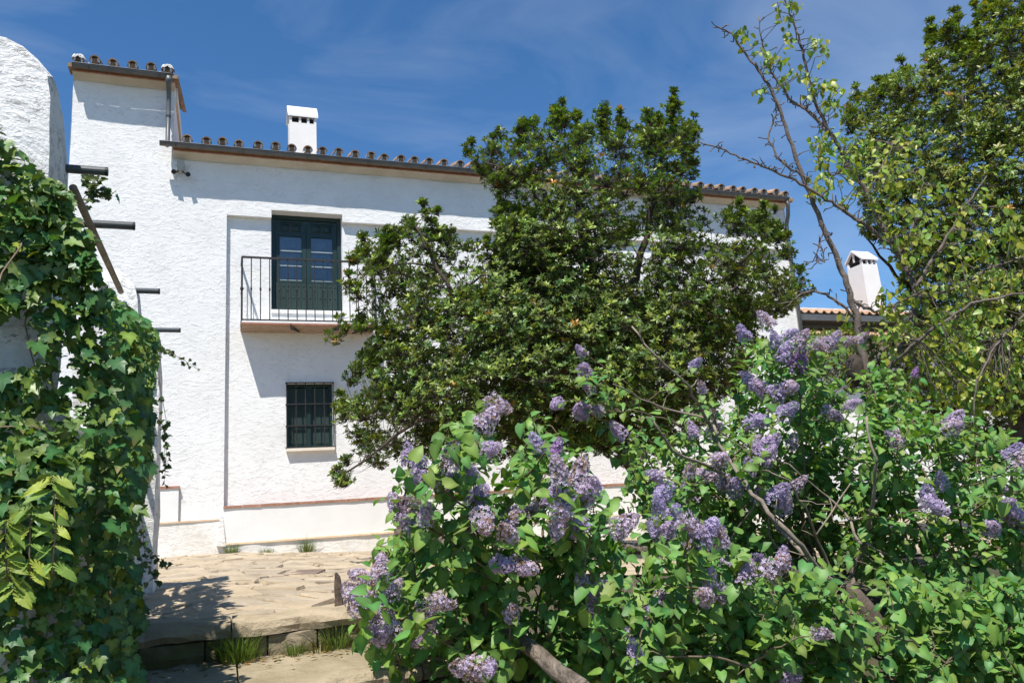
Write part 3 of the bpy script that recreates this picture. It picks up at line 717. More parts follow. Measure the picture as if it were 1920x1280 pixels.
def balcony(sc_, half, z):
    b = empty('balcony', fp(sc_, NI, z), parent=house); O = NI + 0.50; s0, s1 = sc_ - half, sc_ + half
    mb = MB(); mb.fbox(s0, s1, NI - .02, O, z - .022, z + .012); mb.build('slab', M['smooth'], b)
    mb = MB(); mb.fbox(s0 - .012, s1 + .012, NI - .02, O + .014, z - .058, z - .023); mb.build('slab_edge', M['terracotta'], b)
    mb = MB(); mb.hexa([fp(s0 + .02, NI - .02, z - .085), fp(s0 + .02, O - .05, z - .075), fp(s1 - .02, O - .05, z - .075), fp(s1 - .02, NI - .02, z - .085), fp(s0 + .01, NI - .02, z - .059), fp(s0 + .01, O - .01, z - .059), fp(s1 - .01, O - .01, z - .059), fp(s1 - .01, NI - .02, z - .059)]); mb.build('soffit', M['soffit'], b)
    zr = z + 1.175; zl = z + .035; oo = O - .02
    for nm, zz_, hh in (('handrail', zr, .016), ('bottom_rail', zl, .010)):
        mb = MB(); mb.fbox(s0, s1, oo - .018, oo + .018, zz_ - hh, zz_ + hh)
        for s_ in (s0, s1): mb.fbox(s_ - .016, s_ + .016, NI - .03, oo - .018, zz_ - hh, zz_ + hh)
        mb.build(nm, M['iron'], b)
    def bar(s_, o_, thick, nm):
        mb = MB(); mb.tube([fp(s_, o_, zl), fp(s_, o_, zl + .52), fp(s_, o_, zl + .545), fp(s_, o_, zl + .56), fp(s_, o_, zl + .575), fp(s_, o_, zl + .60), fp(s_, o_, zr)], [thick, thick, thick * 1.7, thick * 1.9, thick * 1.7, thick, thick], 6); mb.build(nm, M['iron'], b)
    nb = 15
    for i in range(nb + 1): bar(s0 + (s1 - s0) * i / nb, oo, .017 if i in (0, nb) else .0095, 'post' if i in (0, nb) else 'baluster')
    for s_ in (s0, s1):
        for k in (1, 2): bar(s_, oo - .16 * k, .0095, 'baluster')
    for f_ in (.36, .70):
        s_ = s0 + (s1 - s0) * f_
        sg = 1 if f_ < .5 else -1
        mb = MB(); mb.tube([fp(s_ - .02 * sg, O + .005, z - .03), fp(s_, O - .01, z - .115), fp(s_ + .06 * sg, O - .12, z - .105), fp(s_ + .16 * sg, NI + .12, z - .09)], [.016, .03, .022, .014], 6); mb.build('bracket', M['iron'], b)
balcony(1.375, 1.17, 3.885); balcony(5.95, 1.17, 3.885)

def window(W_, grille=True):
    s0, s1, z0, z1 = W_; o = NI - .15
    w = empty('window', fp((s0 + s1) / 2, o, z0), parent=house)
    mb = MB(); f_ = .06
    for (x0, x1, y0, y1) in ((s0, s0 + f_, z0, z1), (s1 - f_, s1, z0, z1), (s0 + f_, s1 - f_, z0, z0 + f_), (s0 + f_, s1 - f_, z1 - f_, z1), ((s0 + s1) / 2 - .045, (s0 + s1) / 2 + .045, z0 + f_, z1 - f_)): mb.fbox(x0, x1, o - .03, o + .03, y0, y1)
    mb.build('frame', M['green'], w)
    for a, b in ((s0 + f_, (s0 + s1) / 2 - .045), ((s0 + s1) / 2 + .045, s1 - f_)):
        k = 3; h = (z1 - z0 - 2 * f_) / k
        for i in range(k):
            mb = MB(); mb.fbox(a, b, o - .006, o, z0 + f_ + h * i + .012, z0 + f_ + h * (i + 1) - .012); mb.build('shutter_panel', M['green2'], w)
            if i: mb = MB(); mb.fbox(a, b, o - .012, o + .014, z0 + f_ + h * i - .011, z0 + f_ + h * i + .011); mb.build('glazing_bar', M['green2'], w)
        mb = MB(); mb.fbox(a - .01, b + .01, o - .07, o - .035, z0 + .03, z1 - .03); mb.build('shutter', M['green2'], w)
    if grille:
        g = NI + .05
        for i in range(6):
            s_ = s0 + .0 + (s1 - s0) * i / 5; mb = MB(); mb.tube([fp(s_, g, z0 - .01), fp(s_, g, z1 + .01)], .0105, 6); mb.build('grille_bar', M['iron'], w)
        for i in range(4):
            z_ = z0 + .0 + (z1 - z0) * i / 3; mb = MB(); mb.fbox(s0 - .015, s1 + .015, g - .016, g - .011 + .02, z_ - .009, z_ + .009)
            for s_ in (s0 - .012, s1 + .012): mb.fbox(s_ - .008, s_ + .008, NI - .02, g - .016, z_ - .008, z_ + .008)
            mb.build('grille_bar', M['iron'], w)
    mb = MB(); mb.fbox(s0 - .01, s1 + .01, NI - .14, NI + .085, z0 - .062, z0 - .012); mb.build('sill', M['cream'], w)
window(WIN); window(WIN2, False)

# ================================================================== low wing on the right with its own chimney
wing = empty('low_wing', fp(16, -1.5, 0), 'low white wing with orange tiled roof beyond the house corner', 'building')
wq = -1.2
def wz(px, py): return sz(px, py, wq)
z1_ = wz(1600, 640)[1]; z2_ = wz(1600, 603)[1]; z3_ = wz(1600, 580)[1]
wall_grid('wall', M['smooth'], S_R + .02, 30, -1.2, z1_, wq, res=0.8, parent=wing)
sl0 = S_R + .02
def wing_roof(name, o_f, z_f, o_b, z_b, mat, nrow=1):
    mb = MB(); sv = np.arange(sl0, 30, .24 / 6)
    for i in range(len(sv) - 1):
        c0 = .05 * max(-.3, math.cos(2 * math.pi * sv[i] / .24)); c1 = .05 * max(-.3, math.cos(2 * math.pi * sv[i + 1] / .24))
        mb.face([fp(sv[i], o_f, z_f + c0), fp(sv[i + 1], o_f, z_f + c1), fp(sv[i + 1], o_b, z_b + c1), fp(sv[i], o_b, z_b + c0)])
        mb.face([fp(sv[i], o_f, z_f + c0 - .02), fp(sv[i + 1], o_f, z_f + c1 - .02), fp(sv[i + 1], o_f, z_f + c1), fp(sv[i], o_f, z_f + c0)])
    mb.build(name, mat, wing, True)
wing_roof('porch_roof', wq + .75, z1_ - .02, wq - .02, z1_ + .30, M['tile_red'])
mb = MB(); mb.fbox(sl0, 30, wq - .4, wq + .55, z2_ - .13, z2_ + .02); mb.build('gutter_beam', M['gutter'], wing)
wing_roof('roof', wq + .5, z2_ + .10, wq - 2.4, z3_ + .62, M['tile_red'])
mb = MB(); mb.fbox(sl0, 30, wq - 2.7, wq - 2.4, z2_ - 1, z3_ + .70); mb.build('coping', M['pier'], wing)
cs, cz = sz(1612, 474, wq - 1.2); cb = fp(cs, wq - 1.2, 0)
ang = R(-38); ax = D * math.cos(ang) + (-N) * math.sin(ang); ay = -D * math.sin(ang) + (-N) * math.cos(ang)
chimney(wing, cb, 0.56, 0.56, z2_ - .3, cz + .04, D, -N, 'chimney', True, 0.14)

# ================================================================== whitewashed garden wall with piers and tube pergola
gwall = empty('garden_wall', fp(-0.8, 10, 0), 'weathered whitewashed garden wall with tall piers at the left, behind ivy', 'wall')
def block(name, s0, s1, q0, q1, z0, z1, mat, parent, rnd=0.06, k=7, dome=0.0, right=False):
    """lumpy plastered block with rounded arrises"""
    mb = MB(); nu, nv, nw = 22, 8, 26; rows = []
    def P(u, v, w):
        a, b_, c_ = 2 * u - 1, 2 * v - 1, 2 * w - 1
        ps = s0 + (s1 - s0) * u; pq = q0 + (q1 - q0) * v; pz = z0 + (z1 - z0) * w
        ex = max(0, w - .8) / .2
        tt = max(abs(a), abs(b_)); pz -= ex * dome * (1 - math.cos(min(1, tt) * math.pi / 2)) * (1 if w > .99 else .6)
        if right: pz = z0 + (z1 - z0) * w - ex * .15 * max(0, (a - .66) / .34) ** 2.0 - ex * .05 * abs(b_) ** 2
        shr = rnd * ex ** 2 * .9; ps -= a * shr; pq -= b_ * shr
        nn = mnoise.noise((ps * 3, pq * 3, pz * 3)) * .02 + mnoise.noise((ps * 9, pq * 9, pz * 9)) * .008
        return fp(ps + a * nn, pq + b_ * nn, pz + (nn if w > .99 else 0))
    def patch(f, na, nb):
        g = [[f(i / na, j / nb) for j in range(nb + 1)] for i in range(na + 1)]
        i0 = len(mb.v)
        for r_ in g: mb.v.extend([tuple(p) for p in r_])
        for i in range(na):
            for j in range(nb):
                q = i0 + i * (nb + 1) + j; mb.f.append((q, q + 1, q + nb + 2, q + nb + 1)); mb.m.append(0)
    patch(lambda i, j: P(i, 1, j), nu, nw); patch(lambda i, j: P(1, 1 - i, j), nv, nw); patch(lambda i, j: P(1 - i, 0, j), nu, nw); patch(lambda i, j: P(0, i, j), nv, nw); patch(lambda i, j: P(i, 1 - j, 1), nu, nv)
    return mb.build(name, mat, parent, True)
sA, zA = sz(92, 300, 11.36)
zAt = sz(20, 92, 11.2)[1] + .03
block('pier', sA - 1.1, sA, 10.98, 11.36, -1.3, zAt, M['pier'], gwall, .03, right=True)
sB, _ = sz(265, 560, 9.42); zB = sz(235, 494, 9.42)[1]
block('pier', sB - .34, sB, 9.15, 9.42, -0.3, zB, M['pier'], gwall, .06, dome=.10)
sD_, _ = sz(293, 900, 8.15); zD = sz(285, 592, 8.1)[1]
block('pier', sD_ - .40, sD_, 7.75, 8.15, -0.25, zD, M['pier'], gwall, .05, dome=.08)
block('low_wall', -1.0, -0.68, 8.14, 11.0, -0.4, 0.95, M['pier'], gwall, .06)
perg = empty('tube_pergola', fp(-0.8, 10, 1.8), 'dark grey metal tubes poking out over the whitewashed wall piers', 'pergola')
for (tx_, ty_, q_, rr) in ((201, 322, 11.0, .0185), (252, 424, 10.42, .0195), (299, 546, 9.32, .0175), (338, 619, 8.25, .0175)):
    s_t, z_t = sz(tx_, ty_, q_)
    mb = MB(); mb.tube([fp(-3.2, q_, z_t - .005), fp(s_t - .01, q_, z_t), fp(s_t, q_, z_t)], [rr, rr, rr * .97], 14); mb.build('cross_tube', M['pipe'], perg, False)
    mb = MB(); mb.tube([fp(s_t - .006, q_, z_t), fp(s_t + .003, q_, z_t)], [rr * 1.06, rr * 1.04], 14); mb.build('end_cap', M['black'], perg)
pa, pb = sz(137, 352, 11.0), sz(226, 545, 9.45)
mb = MB(); mb.tube([fp(pa[0], 11.0, pa[1]), fp((pa[0] + pb[0]) / 2 + .005, 10.2, (pa[1] + pb[1]) / 2 - .01), fp(pb[0], 9.43, pb[1])], .016, 12); mb.build('long_pole', M['grey_twig'], perg, True)
for s_ in (-.74, -.88):
    mb = MB(); mb.tube([fp(s_, 10.97, 1.80), fp(s_ + .01, 10.4, 1.78), fp(s_, 7.95, 1.76)], .022, 10); mb.build('long_pole', M['pipe'], perg, True)

# ================================================================== leaf templates (unit length along y)
def fan(outline, centre):
    v = [centre] + outline; n = len(outline)
    return np.array(v, float), np.array([(0, i + 1, (i + 1) % n + 1) for i in range(n)])
def lilac_leaf():
    mid = [(0, -.28, .05), (0, 0, 0), (0, .33, .0), (0, .68, -.05), (0, 1.0, -.19)]
    L = [(-.26, -.07, .10), (-.40, .20, .12), (-.33, .52, .07), (-.14, .82, -.07)]
    v = mid + L + [(-x, y, z) for x, y, z in L]
    f = []
    for o, flip in ((5, False), (9, True)):
        t = [(1, o, o + 1), (1, o + 1, 2), (2, o + 1, o + 2), (2, o + 2, 3), (3, o + 2, o + 3), (3, o + 3, 4)]
        f += [(a, c, b) if flip else (a, b, c) for a, b, c in t]
    v += [(-.012, -.28, .05), (.012, -.28, .05)]; f += [(13, 14, 1)]
    return np.array(v), np.array([(a, c, b) for a, b, c in f])
def ivy_leaf():
    o = [(0, 0, 0), (.20, -.16, .02), (.42, -.06, .04), (.58, .16, -.02), (.40, .28, .05), (.46, .52, 0), (.24, .56, .05), (0, 1.0, -.10),
         (-.24, .56, .05), (-.46, .52, 0), (-.40, .28, .05), (-.58, .16, -.02), (-.42, -.06, .04), (-.20, -.16, .02)]
    v, f = fan(o, (0, .26, -.05)); return v, f
def lance_leaf(w=.19):
    v = np.array([(0, 0, 0), (-w, .55, .06), (w, .55, .06), (0, .5, -.01), (0, 1, -.06)])
    return v, np.array([(0, 3, 1), (0, 2, 3), (1, 3, 4), (3, 2, 4)])
def oval_leaf(w=.33):
    v = np.array([(0, -.45, .04), (0, 0, 0), (-w, .28, .07), (w, .28, .07), (0, .45, -.01), (-w * .82, .62, .05), (w * .82, .62, .05), (0, 1, -.12), (.015, -.45, .04)])
    return v, np.array([(0, 8, 1), (1, 4, 2), (1, 3, 4), (2, 4, 5), (3, 6, 4), (4, 7, 5), (4, 6, 7)])
def rosette(n, seed, w=.19):
    r_ = np.random.default_rng(seed); lv, lf = lance_leaf(w); ax, nm, loc, sc = [], [], [], []
    for k in range(n):
        w_ = k * 2.4 + r_.uniform(-.3, .3); tl = R(r_.uniform(30, 85)); h = np.array([math.cos(w_), math.sin(w_), 0])
        a = h * math.sin(tl) + UP * math.cos(tl); ax.append(a); nm.append(UP * math.sin(tl) - h * math.cos(tl)); loc.append(-UP * .28 * (k / n)); sc.append(r_.uniform(.65, 1.1))
    return scatter(lv, lf, frames(np.array(ax), np.array(nm)), np.array(loc), np.array(sc), np.zeros((n, 3)))[:2]
def jitter_tint(base, k, val=.25, hue=.15):
    base = np.asarray(base, float); t = np.tile(base, (k, 1)) * (1 + rng.uniform(-val, val, (k, 1)))
    y = rng.uniform(-hue, hue, k); t[:, 0] *= 1 + y * 1.6; t[:, 1] *= 1 + y * .4; t[:, 2] *= 1 - y * .6
    return np.clip(t, .002, 1)
def variants(name, tv, tf, mat, base, k=10, val=.28, hue=.25, extra=(), vf=None, zn=.025):
    ts = list(jitter_tint(base, k, val, hue)) + [np.array(e) for e in extra]
    out = []
    for i, t in enumerate(ts):
        v2 = np.array(tv, float); v2[:, 2] += rng.normal(size=len(v2)) * zn; v2[:, 0] *= rng.uniform(.85, 1.12); v2[:, 2] -= rng.uniform(-.1, .16) * np.clip(v2[:, 1], 0, 1) ** 2
        T_ = np.tile(t, (len(tv), 1)) * (vf if vf is not None else np.ones(len(tv)))[:, None] * rng.uniform(.88, 1.12, (len(tv), 1))
        if i % 5 == 4: T_[np.argmax(v2[:, 1])] = (.20, .13, .05)
        out.append(tri_mesh(name, v2, tf, mat, T_))
    return out

def plant_leaves(thing, tv, tf, mat, vars_, loc, ax, nm, sc, tints, n_ind=300, name='leaf', bulk='foliage', vf=None):
    """the n_ind leaves that show largest are objects of their own, the rest one mass"""
    Mx = frames(ax, nm); pp = project(loc); dist = np.linalg.norm(loc - CAM, axis=1)
    vis = (pp[:, 0] > 0) & (pp[:, 0] < 1920) & (pp[:, 1] > 0) & (pp[:, 1] < 1280)
    # nearest leaf in each little cell of the view is one that shows
    cell = {}
    for i in np.argsort(dist):
        if not vis[i]: continue
        key = (int(pp[i, 0] // 26), int(pp[i, 1] // 26))
        if key not in cell: cell[key] = i
    cand = sorted(cell.values(), key=lambda i: -sc[i] / dist[i])[:n_ind]
    pick = np.zeros(len(loc), bool); pick[cand] = True
    for i in cand: add_mesh(name, vars_[int(rng.integers(len(vars_)))], thing, mat4(Mx[i], loc[i], sc[i]))
    rest = ~pick
    if rest.any():
        V_, F_, T_ = scatter(tv, tf, Mx[rest], loc[rest], sc[rest], tints[rest], vf)
        o = add_mesh(bulk, tri_mesh(bulk, V_, F_, mat, T_), thing); o['kind'] = 'stuff'

VF_L = np.array([1.2] + [1.35, 1.3, 1.22, 1.0] + [.92] * 8 + [1.2, 1.2]); VF_I = np.array([1.45] + [1.3] + [.9] * 13)
# ================================================================== ivy on the wall
LV, LF = ivy_leaf()
IVY_T = (0.078, 0.152, 0.034)
ivy = empty('ivy_vine', fp(-.55, 11, -.6), 'dense dark green ivy hanging over the garden wall at left', 'ivy')
ivy_poly = [(-90, 190), (5, 235), (45, 300), (85, 335), (125, 352), (140, 400), (168, 452), (192, 520), (220, 566), (255, 588), (292, 622), (294, 670), (280, 740), (282, 850), (266, 930), (250, 985), (240, 1040), (258, 1100), (268, 1160), (285, 1230), (280, 1400), (-90, 1400)]
hole = [(-60, 592), (60, 585), (68, 640), (62, 700), (-60, 702)]
def ivy_sheet(k, front):
    z_ = rng.uniform(-1.2, 1.85, k); u_ = rng.uniform(0, 1, k)
    run = (-1.75 + 1.25 * u_) if front else (7.85 + 3.7 * u_)
    cl = np.array([mnoise.noise((a * 2.8, b * 2.8, 5.0 if front else 9.0)) for a, b in zip(run, z_)])
    dep = rng.uniform(.2, 1.08, k) ** .5
    if front: s_, q_ = run, 11.38 + (.17 + .22 * cl + .20 * np.clip((1.0 - z_) / 2.2, 0, 1)) * dep
    else: s_, q_ = -.66 + (.17 + .17 * cl + .10 * np.clip((run - 9.5) / 2, 0, 1)) * dep, run
    P_ = P0 + np.outer(s_, D) + np.outer(q_, N) + np.outer(z_, UP)
    pp = project(P_); ok = inside(ivy_poly, pp) & ~inside(hole, pp) & (rng.random(k) < np.clip(.58 + 1.2 * cl, .22 if front else .5, 1))
    return P_[ok]
IF, IS = ivy_sheet(36000, True)[:6200], ivy_sheet(90000, False)[:7000]
L_ = np.concatenate([IF, IS]); k = len(L_)
nm = np.where((np.arange(k) < len(IF))[:, None], 0.10 * D + 0.65 * N, 0.36 * D + 0.50 * N) + np.array([0, 0, .80]) - .12 * D + rng.normal(size=(k, 3)) * .36
ax = -UP * .85 + .30 * D + .25 * N + rng.normal(size=(k, 3)) * .45
sc = np.clip(rng.gamma(5, .0062, k) + .012, .020, .064)
tn = jitter_tint(IVY_T, k, .3, .28); yl = rng.random(k) < .16; tn[yl] = jitter_tint((.19, .25, .04), yl.sum(), .3)
ivy_vars = variants('leaf', LV, LF, M['ivy'], IVY_T, 12, .3, .28, [(.17, .23, .04), (.14, .20, .045)], VF_I)
# trailing shoots with small leaves beyond the mass
sh = MB(); sl, sa, sn, ss = [], [], [], []
shoots = [[(150, 380), (175, 350), (190, 345), (212, 362)], [(150, 392), (182, 365), (170, 330), (160, 335)], [(285, 640), (310, 655), (340, 672), (366, 688)], [(300, 780), (306, 800), (312, 850), (308, 905)], [(296, 700), (312, 790), (308, 850), (314, 880)],
          [(250, 960), (262, 1040), (285, 1075), (298, 1088)], [(255, 1000), (280, 1040), (300, 1052), (318, 1060)], [(262, 930), (268, 990), (272, 1050), (262, 1110)], [(240, 1150), (270, 1225), (290, 1245), (306, 1240)], [(0, 800), (60, 798), (100, 812), (140, 815)], [(165, 930), (180, 955), (215, 968), (235, 962)]]
for path in shoots:
    qq = 8.6 if path[0][0] > 240 else (10.6 if path[0][0] > 120 else 11.75)
    if path[0][1] > 1100: qq = 10.2
    P_ = []
    for (a, b_) in path:
        s_, zz_ = sz(a, b_, qq); P_.append(fp(s_, qq, zz_))
    C_ = []
    for i in range(len(P_) - 1):
        for t in (0, .25, .5, .75): C_.append(P_[i] + (P_[i + 1] - P_[i]) * t)
    C_.append(P_[-1]); sh = MB(); sh.tube(C_, list(np.linspace(.0022, .0012, len(C_))), 5); sh.build('stem', M['ivystem'], ivy, True)
    for i, p in enumerate(C_[2:]):
        for r_ in range(2):
            sl.append(p + rng.normal(size=3) * .012); sa.append(rng.normal(size=3) - UP * .6); sn.append(N * .6 + UP * .6 + rng.normal(size=3) * .5); ss.append(rng.uniform(.022, .048))
for i in range(26):                                     # woody runners inside the mass
    a = L_[int(rng.integers(k))]; b_ = a - UP * rng.uniform(.2, .7) - N * rng.uniform(-.3, .3); sh = MB(); sh.tube([p - D * .06 - N * .09 for p in wobble(a, b_, 6, .08)], list(np.linspace(.004, .002, 7)), 5); sh.build('stem', M['ivystem'], ivy, True)
L_ = np.concatenate([L_, np.array(sl)]); ax = np.concatenate([ax, np.array(sa)]); nm = np.concatenate([nm, np.array(sn)]); sc = np.concatenate([sc, np.array(ss)])
tn = np.concatenate([tn, jitter_tint((.06, .10, .025), len(sl), .3, .3)])
plant_leaves(ivy, LV, LF, M['ivy'], ivy_vars, L_, ax, nm, sc, tn, vf=VF_I)

# ================================================================== evergreen strawberry trees
def evergreen(name, label, limbs, polys, T, n_clu, base_tint, seed, leaf=.085, per=13, mind=14, sprigs=(), group=None, trunk_r=.13, w=.19):
    """limbs: list of px polylines with depth (px,py,Y) and start/end radius; polys: [(polygon, Y0, weight)]"""
    base = np.array(limbs[0][0][0]); b3 = at(*base); b3[2] = float(ground_z(b3[0], b3[1])) - .05
    tr = empty(name, b3, label, 'tree', group)
    mb = MB(); nodes = []
    for pts, r0, r1 in limbs:
        P_ = [at(*p) for p in pts]
        if pts is limbs[0][0]: P_ = [b3] + P_
        fine = []
        for i in range(len(P_) - 1):
            for t in np.linspace(0, 1, 5)[:-1]: fine.append(P_[i] + (P_[i + 1] - P_[i]) * t + rng.normal(size=3) * .012)
        fine.append(P_[-1]); rad = list(np.linspace(r0, r1, len(fine))); mb.tube(fine, rad, 8); nodes += [(p, r_) for p, r_ in zip(fine, rad)]
    NP = np.array([p for p, _ in nodes]); NR = np.array([r_ for _, r_ in nodes])
    ros = [rosette(9, seed * 10 + j, w) for j in range(5)]; loc, axs, nrm, scs = [], [], [], []
    cen = []; crad = []
    for poly, Y0, wt in polys:
        pts = in_poly(poly, int(n_clu * wt), mind); ed = edge_dist(poly, pts)
        dep = T * np.sqrt(np.clip(ed / 130, .03, 1)); u = rng.uniform(-1, 1, len(pts)); u = np.sign(u) * np.abs(u) ** .6
        for p, e, dd, uu in zip(pts, ed, dep, u): cen.append(at(p[0], p[1], Y0 + dd * uu)); crad.append(np.clip(e / FPX * Y0 * .8 + .06, .10, .33))
    for (x_, yt, yb, Ys_) in sprigs:
        for t in np.linspace(0, 1, max(3, int((yb - yt) / 13))): cen.append(at(x_ + rng.normal() * 4 + 10 * t * rng.normal(), yt + (yb - yt) * t, Ys_)); crad.append(.05 + .09 * t)
    cen = np.array(cen); mid = cen.mean(0)
    for c, cr_ in zip(cen, crad):
        keyd = np.linalg.norm(NP - c, axis=1) + .6 * np.maximum(0, NP[:, 2] - c[2] + .05); i = int(np.argmin(keyd)); a = NP[i]
        pth = wobble(a, c, 6, .10, .04); r0 = min(NR[i] * .6, .008 + .009 * np.linalg.norm(c - a))
        mb.tube(pth, list(np.linspace(r0, .006, 7)), 5, cap=False)
        NP = np.concatenate([NP, np.array(pth[2:5])]); NR = np.concatenate([NR, [r0 * .8, r0 * .6, r0 * .5]])
        out = c - mid; out[2] = max(out[2], 0); out /= np.linalg.norm(out) + 1e-6
        rad = min(rng.uniform(.17, .33), cr_); m = int(per * rng.uniform(.6, 1.35) * (.45 + .55 * min(1, rad / .22)))
        off = rvec(m) * (rng.random((m, 1)) ** .5) * rad * np.array([1.15, 1.15, .85])
        for o in off:
            p = c + o + UP * .06
            mb.tube([c - out * .05, c + o * .5 + UP * .0, p], [.0045, .0035, .0028], 3, cap=False)
            loc.append(p); axs.append(out * .55 + UP * .75 + o / rad * .55 + rng.normal(size=3) * .25); scs.append(leaf * rng.uniform(.7, 1.2))
    mb.build('trunk', M['bark'], tr, True)
    loc, axs, scs = np.array(loc), np.array(axs), np.array(scs); nrm = rvec(len(loc))
    tn = jitter_tint(base_tint, len(loc), .32, .25)
    g = rng.random(len(loc)); young = g < .26; tn[young] = jitter_tint((.22, .30, .05), young.sum(), .25)
    old = g > .993; tn[old] = jitter_tint((.45, .22, .03), old.sum(), .3)
    A = frames(nrm, axs)                                       # rosette template grows along z
    Z = axs / np.linalg.norm(axs, axis=1, keepdims=True); X = np.cross(nrm, Z); X /= np.linalg.norm(X, axis=1, keepdims=True); Yv = np.cross(Z, X)
    A = np.stack([X, Yv, Z], 2); parts = []; sel = rng.integers(0, 5, len(loc))
    for j in range(5):
        s_ = sel == j; parts.append(scatter(ros[j][0], ros[j][1], A[s_], loc[s_], scs[s_], tn[s_]))
    V_, F_, T_ = join_parts(parts)
    cr = add_mesh('crown', tri_mesh('crown', V_, F_, M['arb'], T_ * rng.uniform(.85, 1.15, (len(T_), 1))), tr); cr['kind'] = 'stuff'
    return tr

YC = 10.4
crown_main = [(872, 288), (915, 265), (975, 245), (1020, 215), (1060, 205), (1095, 235), (1130, 215), (1165, 230), (1195, 255), (1215, 215), (1240, 235), (1262, 190), (1285, 225), (1310, 255), (1300, 330), (1310, 400), (1380, 400), (1440, 405), (1470, 440), (1500, 500), (1530, 540), (1500, 580), (1440, 610), (1420, 680), (1370, 760), (1290, 830), (1200, 880), (1090, 850), (980, 860), (900, 880), (830, 860), (740, 870), (690, 900), (625, 905), (660, 850), (640, 790), (640, 720), (700, 640), (640, 615), (690, 590), (650, 530), (670, 455), (725, 445), (790, 400), (830, 425), (870, 460), (925, 450), (940, 400), (900, 330)]
lower = [(700, 640), (860, 560), (1010, 520), (1200, 540), (1420, 560), (1400, 700), (1290, 840), (1080, 850), (830, 850), (700, 780)]
limbs = [([(1255, 1010, YC), (1215, 905, YC), (1175, 850, YC), (1150, 800, YC), (1158, 700, YC), (1150, 610, YC), (1118, 520, YC + .2), (1090, 440, YC + .3), (1075, 330, YC + .3)], .15, .03),
         ([(1158, 690, YC), (1050, 650, YC - .3), (940, 640, YC - .6), (880, 592, YC - .8), (846, 544, YC - .9), (812, 489, YC - .9), (780, 425, YC - .9)], .075, .012),
         ([(1135, 560, YC), (1080, 470, YC - .4), (1039, 400, YC - .5), (1018, 359, YC - .6), (966, 331, YC - .7), (915, 307, YC - .7)], .06, .012),
         ([(1150, 620, YC), (1190, 520, YC + .1), (1215, 420, YC), (1240, 320, YC - .2), (1262, 220, YC - .3)], .07, .012),
         ([(1158, 680, YC), (1260, 600, YC - .3), (1360, 520, YC - .5), (1440, 440, YC - .4)], .065, .012),
         ([(1155, 720, YC), (1280, 680, YC + .4), (1390, 600, YC + .6), (1500, 540, YC + .6)], .06, .012),
         ([(1150, 760, YC), (1040, 760, YC - .6), (900, 760, YC - 1.0), (780, 790, YC - 1.2), (650, 885, YC - 1.1)], .06, .010),
         ([(1152, 740, YC), (1010, 720, YC + .5), (850, 680, YC + .7), (720, 610, YC + .6), (660, 625, YC + .5)], .05, .010)]
evergreen('strawberry_tree', 'large dark evergreen tree with leaf rosettes standing before the house front', limbs, [(crown_main, YC, .62), (lower, YC - .5, .36), ([(930, 400), (1060, 395), (1070, 530), (930, 530)], YC - .5, .05)], 1.7, 1200, (.102, .146, .026), 3, .076, 23, 8, sprigs=[(1262, 178, 260, YC - .3), (1300, 225, 280, YC), (1058, 198, 250, YC), (1035, 212, 260, YC), (1138, 205, 270, YC + .2), (1162, 215, 270, YC), (1212, 215, 290, YC - .2), (1240, 225, 290, YC), (975, 235, 290, YC), (880, 272, 310, YC - .3), (925, 262, 310, YC), (1090, 222, 270, YC), (790, 388, 450, YC - .8), (815, 402, 460, YC - .6), (725, 438, 490, YC - .5), (680, 450, 500, YC - .6), (655, 520, 560, YC - .4), (640, 600, 640, YC), (1385, 385, 440, YC - .4), (1430, 390, 440, YC - .4), (1450, 400, 450, YC), (632, 885, 910, YC - 1), (640, 745, 790, YC)])
YR = 11.0
crown_r = [(1588, 215), (1600, 180), (1650, 170), (1690, 135), (1735, 120), (1745, 60), (1785, 40), (1820, 80), (1840, 20), (1880, -40), (2200, -60), (2250, 500), (2100, 800), (1930, 800), (1840, 760), (1760, 640), (1705, 590), (1690, 500), (1660, 455), (1612, 440), (1620, 380), (1585, 300)]
limbs_r = [([(1920, 1000, YR), (1910, 850, YR), (1900, 700, YR), (1890, 560, YR), (1870, 420, YR), (1850, 300, YR), (1800, 180, YR)], .15, .02),
           ([(1895, 600, YR), (1800, 500, YR - .4), (1720, 400, YR - .6), (1640, 280, YR - .6)], .07, .012),
           ([(1880, 480, YR), (1960, 330, YR + .2), (1920, 180, YR), (1880, 60, YR)], .07, .012),
           ([(1890, 540, YR), (2010, 420, YR), (2100, 250, YR)], .07, .012), ([(1898, 650, YR), (1780, 600, YR + .5), (1680, 520, YR + .6), (1620, 440, YR + .6)], .06, .012)]
evergreen('strawberry_tree', 'tall dense evergreen tree filling the upper right behind the pear', limbs_r, [(crown_r, YR, 1.0)], 1.6, 1050, (.160, .200, .032), 5, .088, 19, 11, sprigs=[(1745, 45, 140, YR), (1787, 25, 110, YR), (1690, 120, 180, YR), (1605, 170, 230, YR), (1650, 155, 210, YR), (1835, 15, 90, YR)])
# clipped greenery against the low wing
hedge = [(1490, 640), (1560, 625), (1640, 640), (1700, 655), (1780, 640), (1840, 690), (1925, 700), (2000, 880), (1800, 880), (1700, 800), (1600, 740), (1510, 700)]
evergreen('shrub', 'olive green shrub before the low wing, behind the pear trunk', [([(1640, 930, 12.8), (1650, 820, 12.8), (1655, 700, 12.8)], .06, .02), ([(1650, 830, 12.8), (1800, 760, 12.8), (1900, 730, 12.8)], .04, .012)], [(hedge, 12.8, 1.0)], .7, 260, (.16, .20, .04), 8, .08, 14, 12)

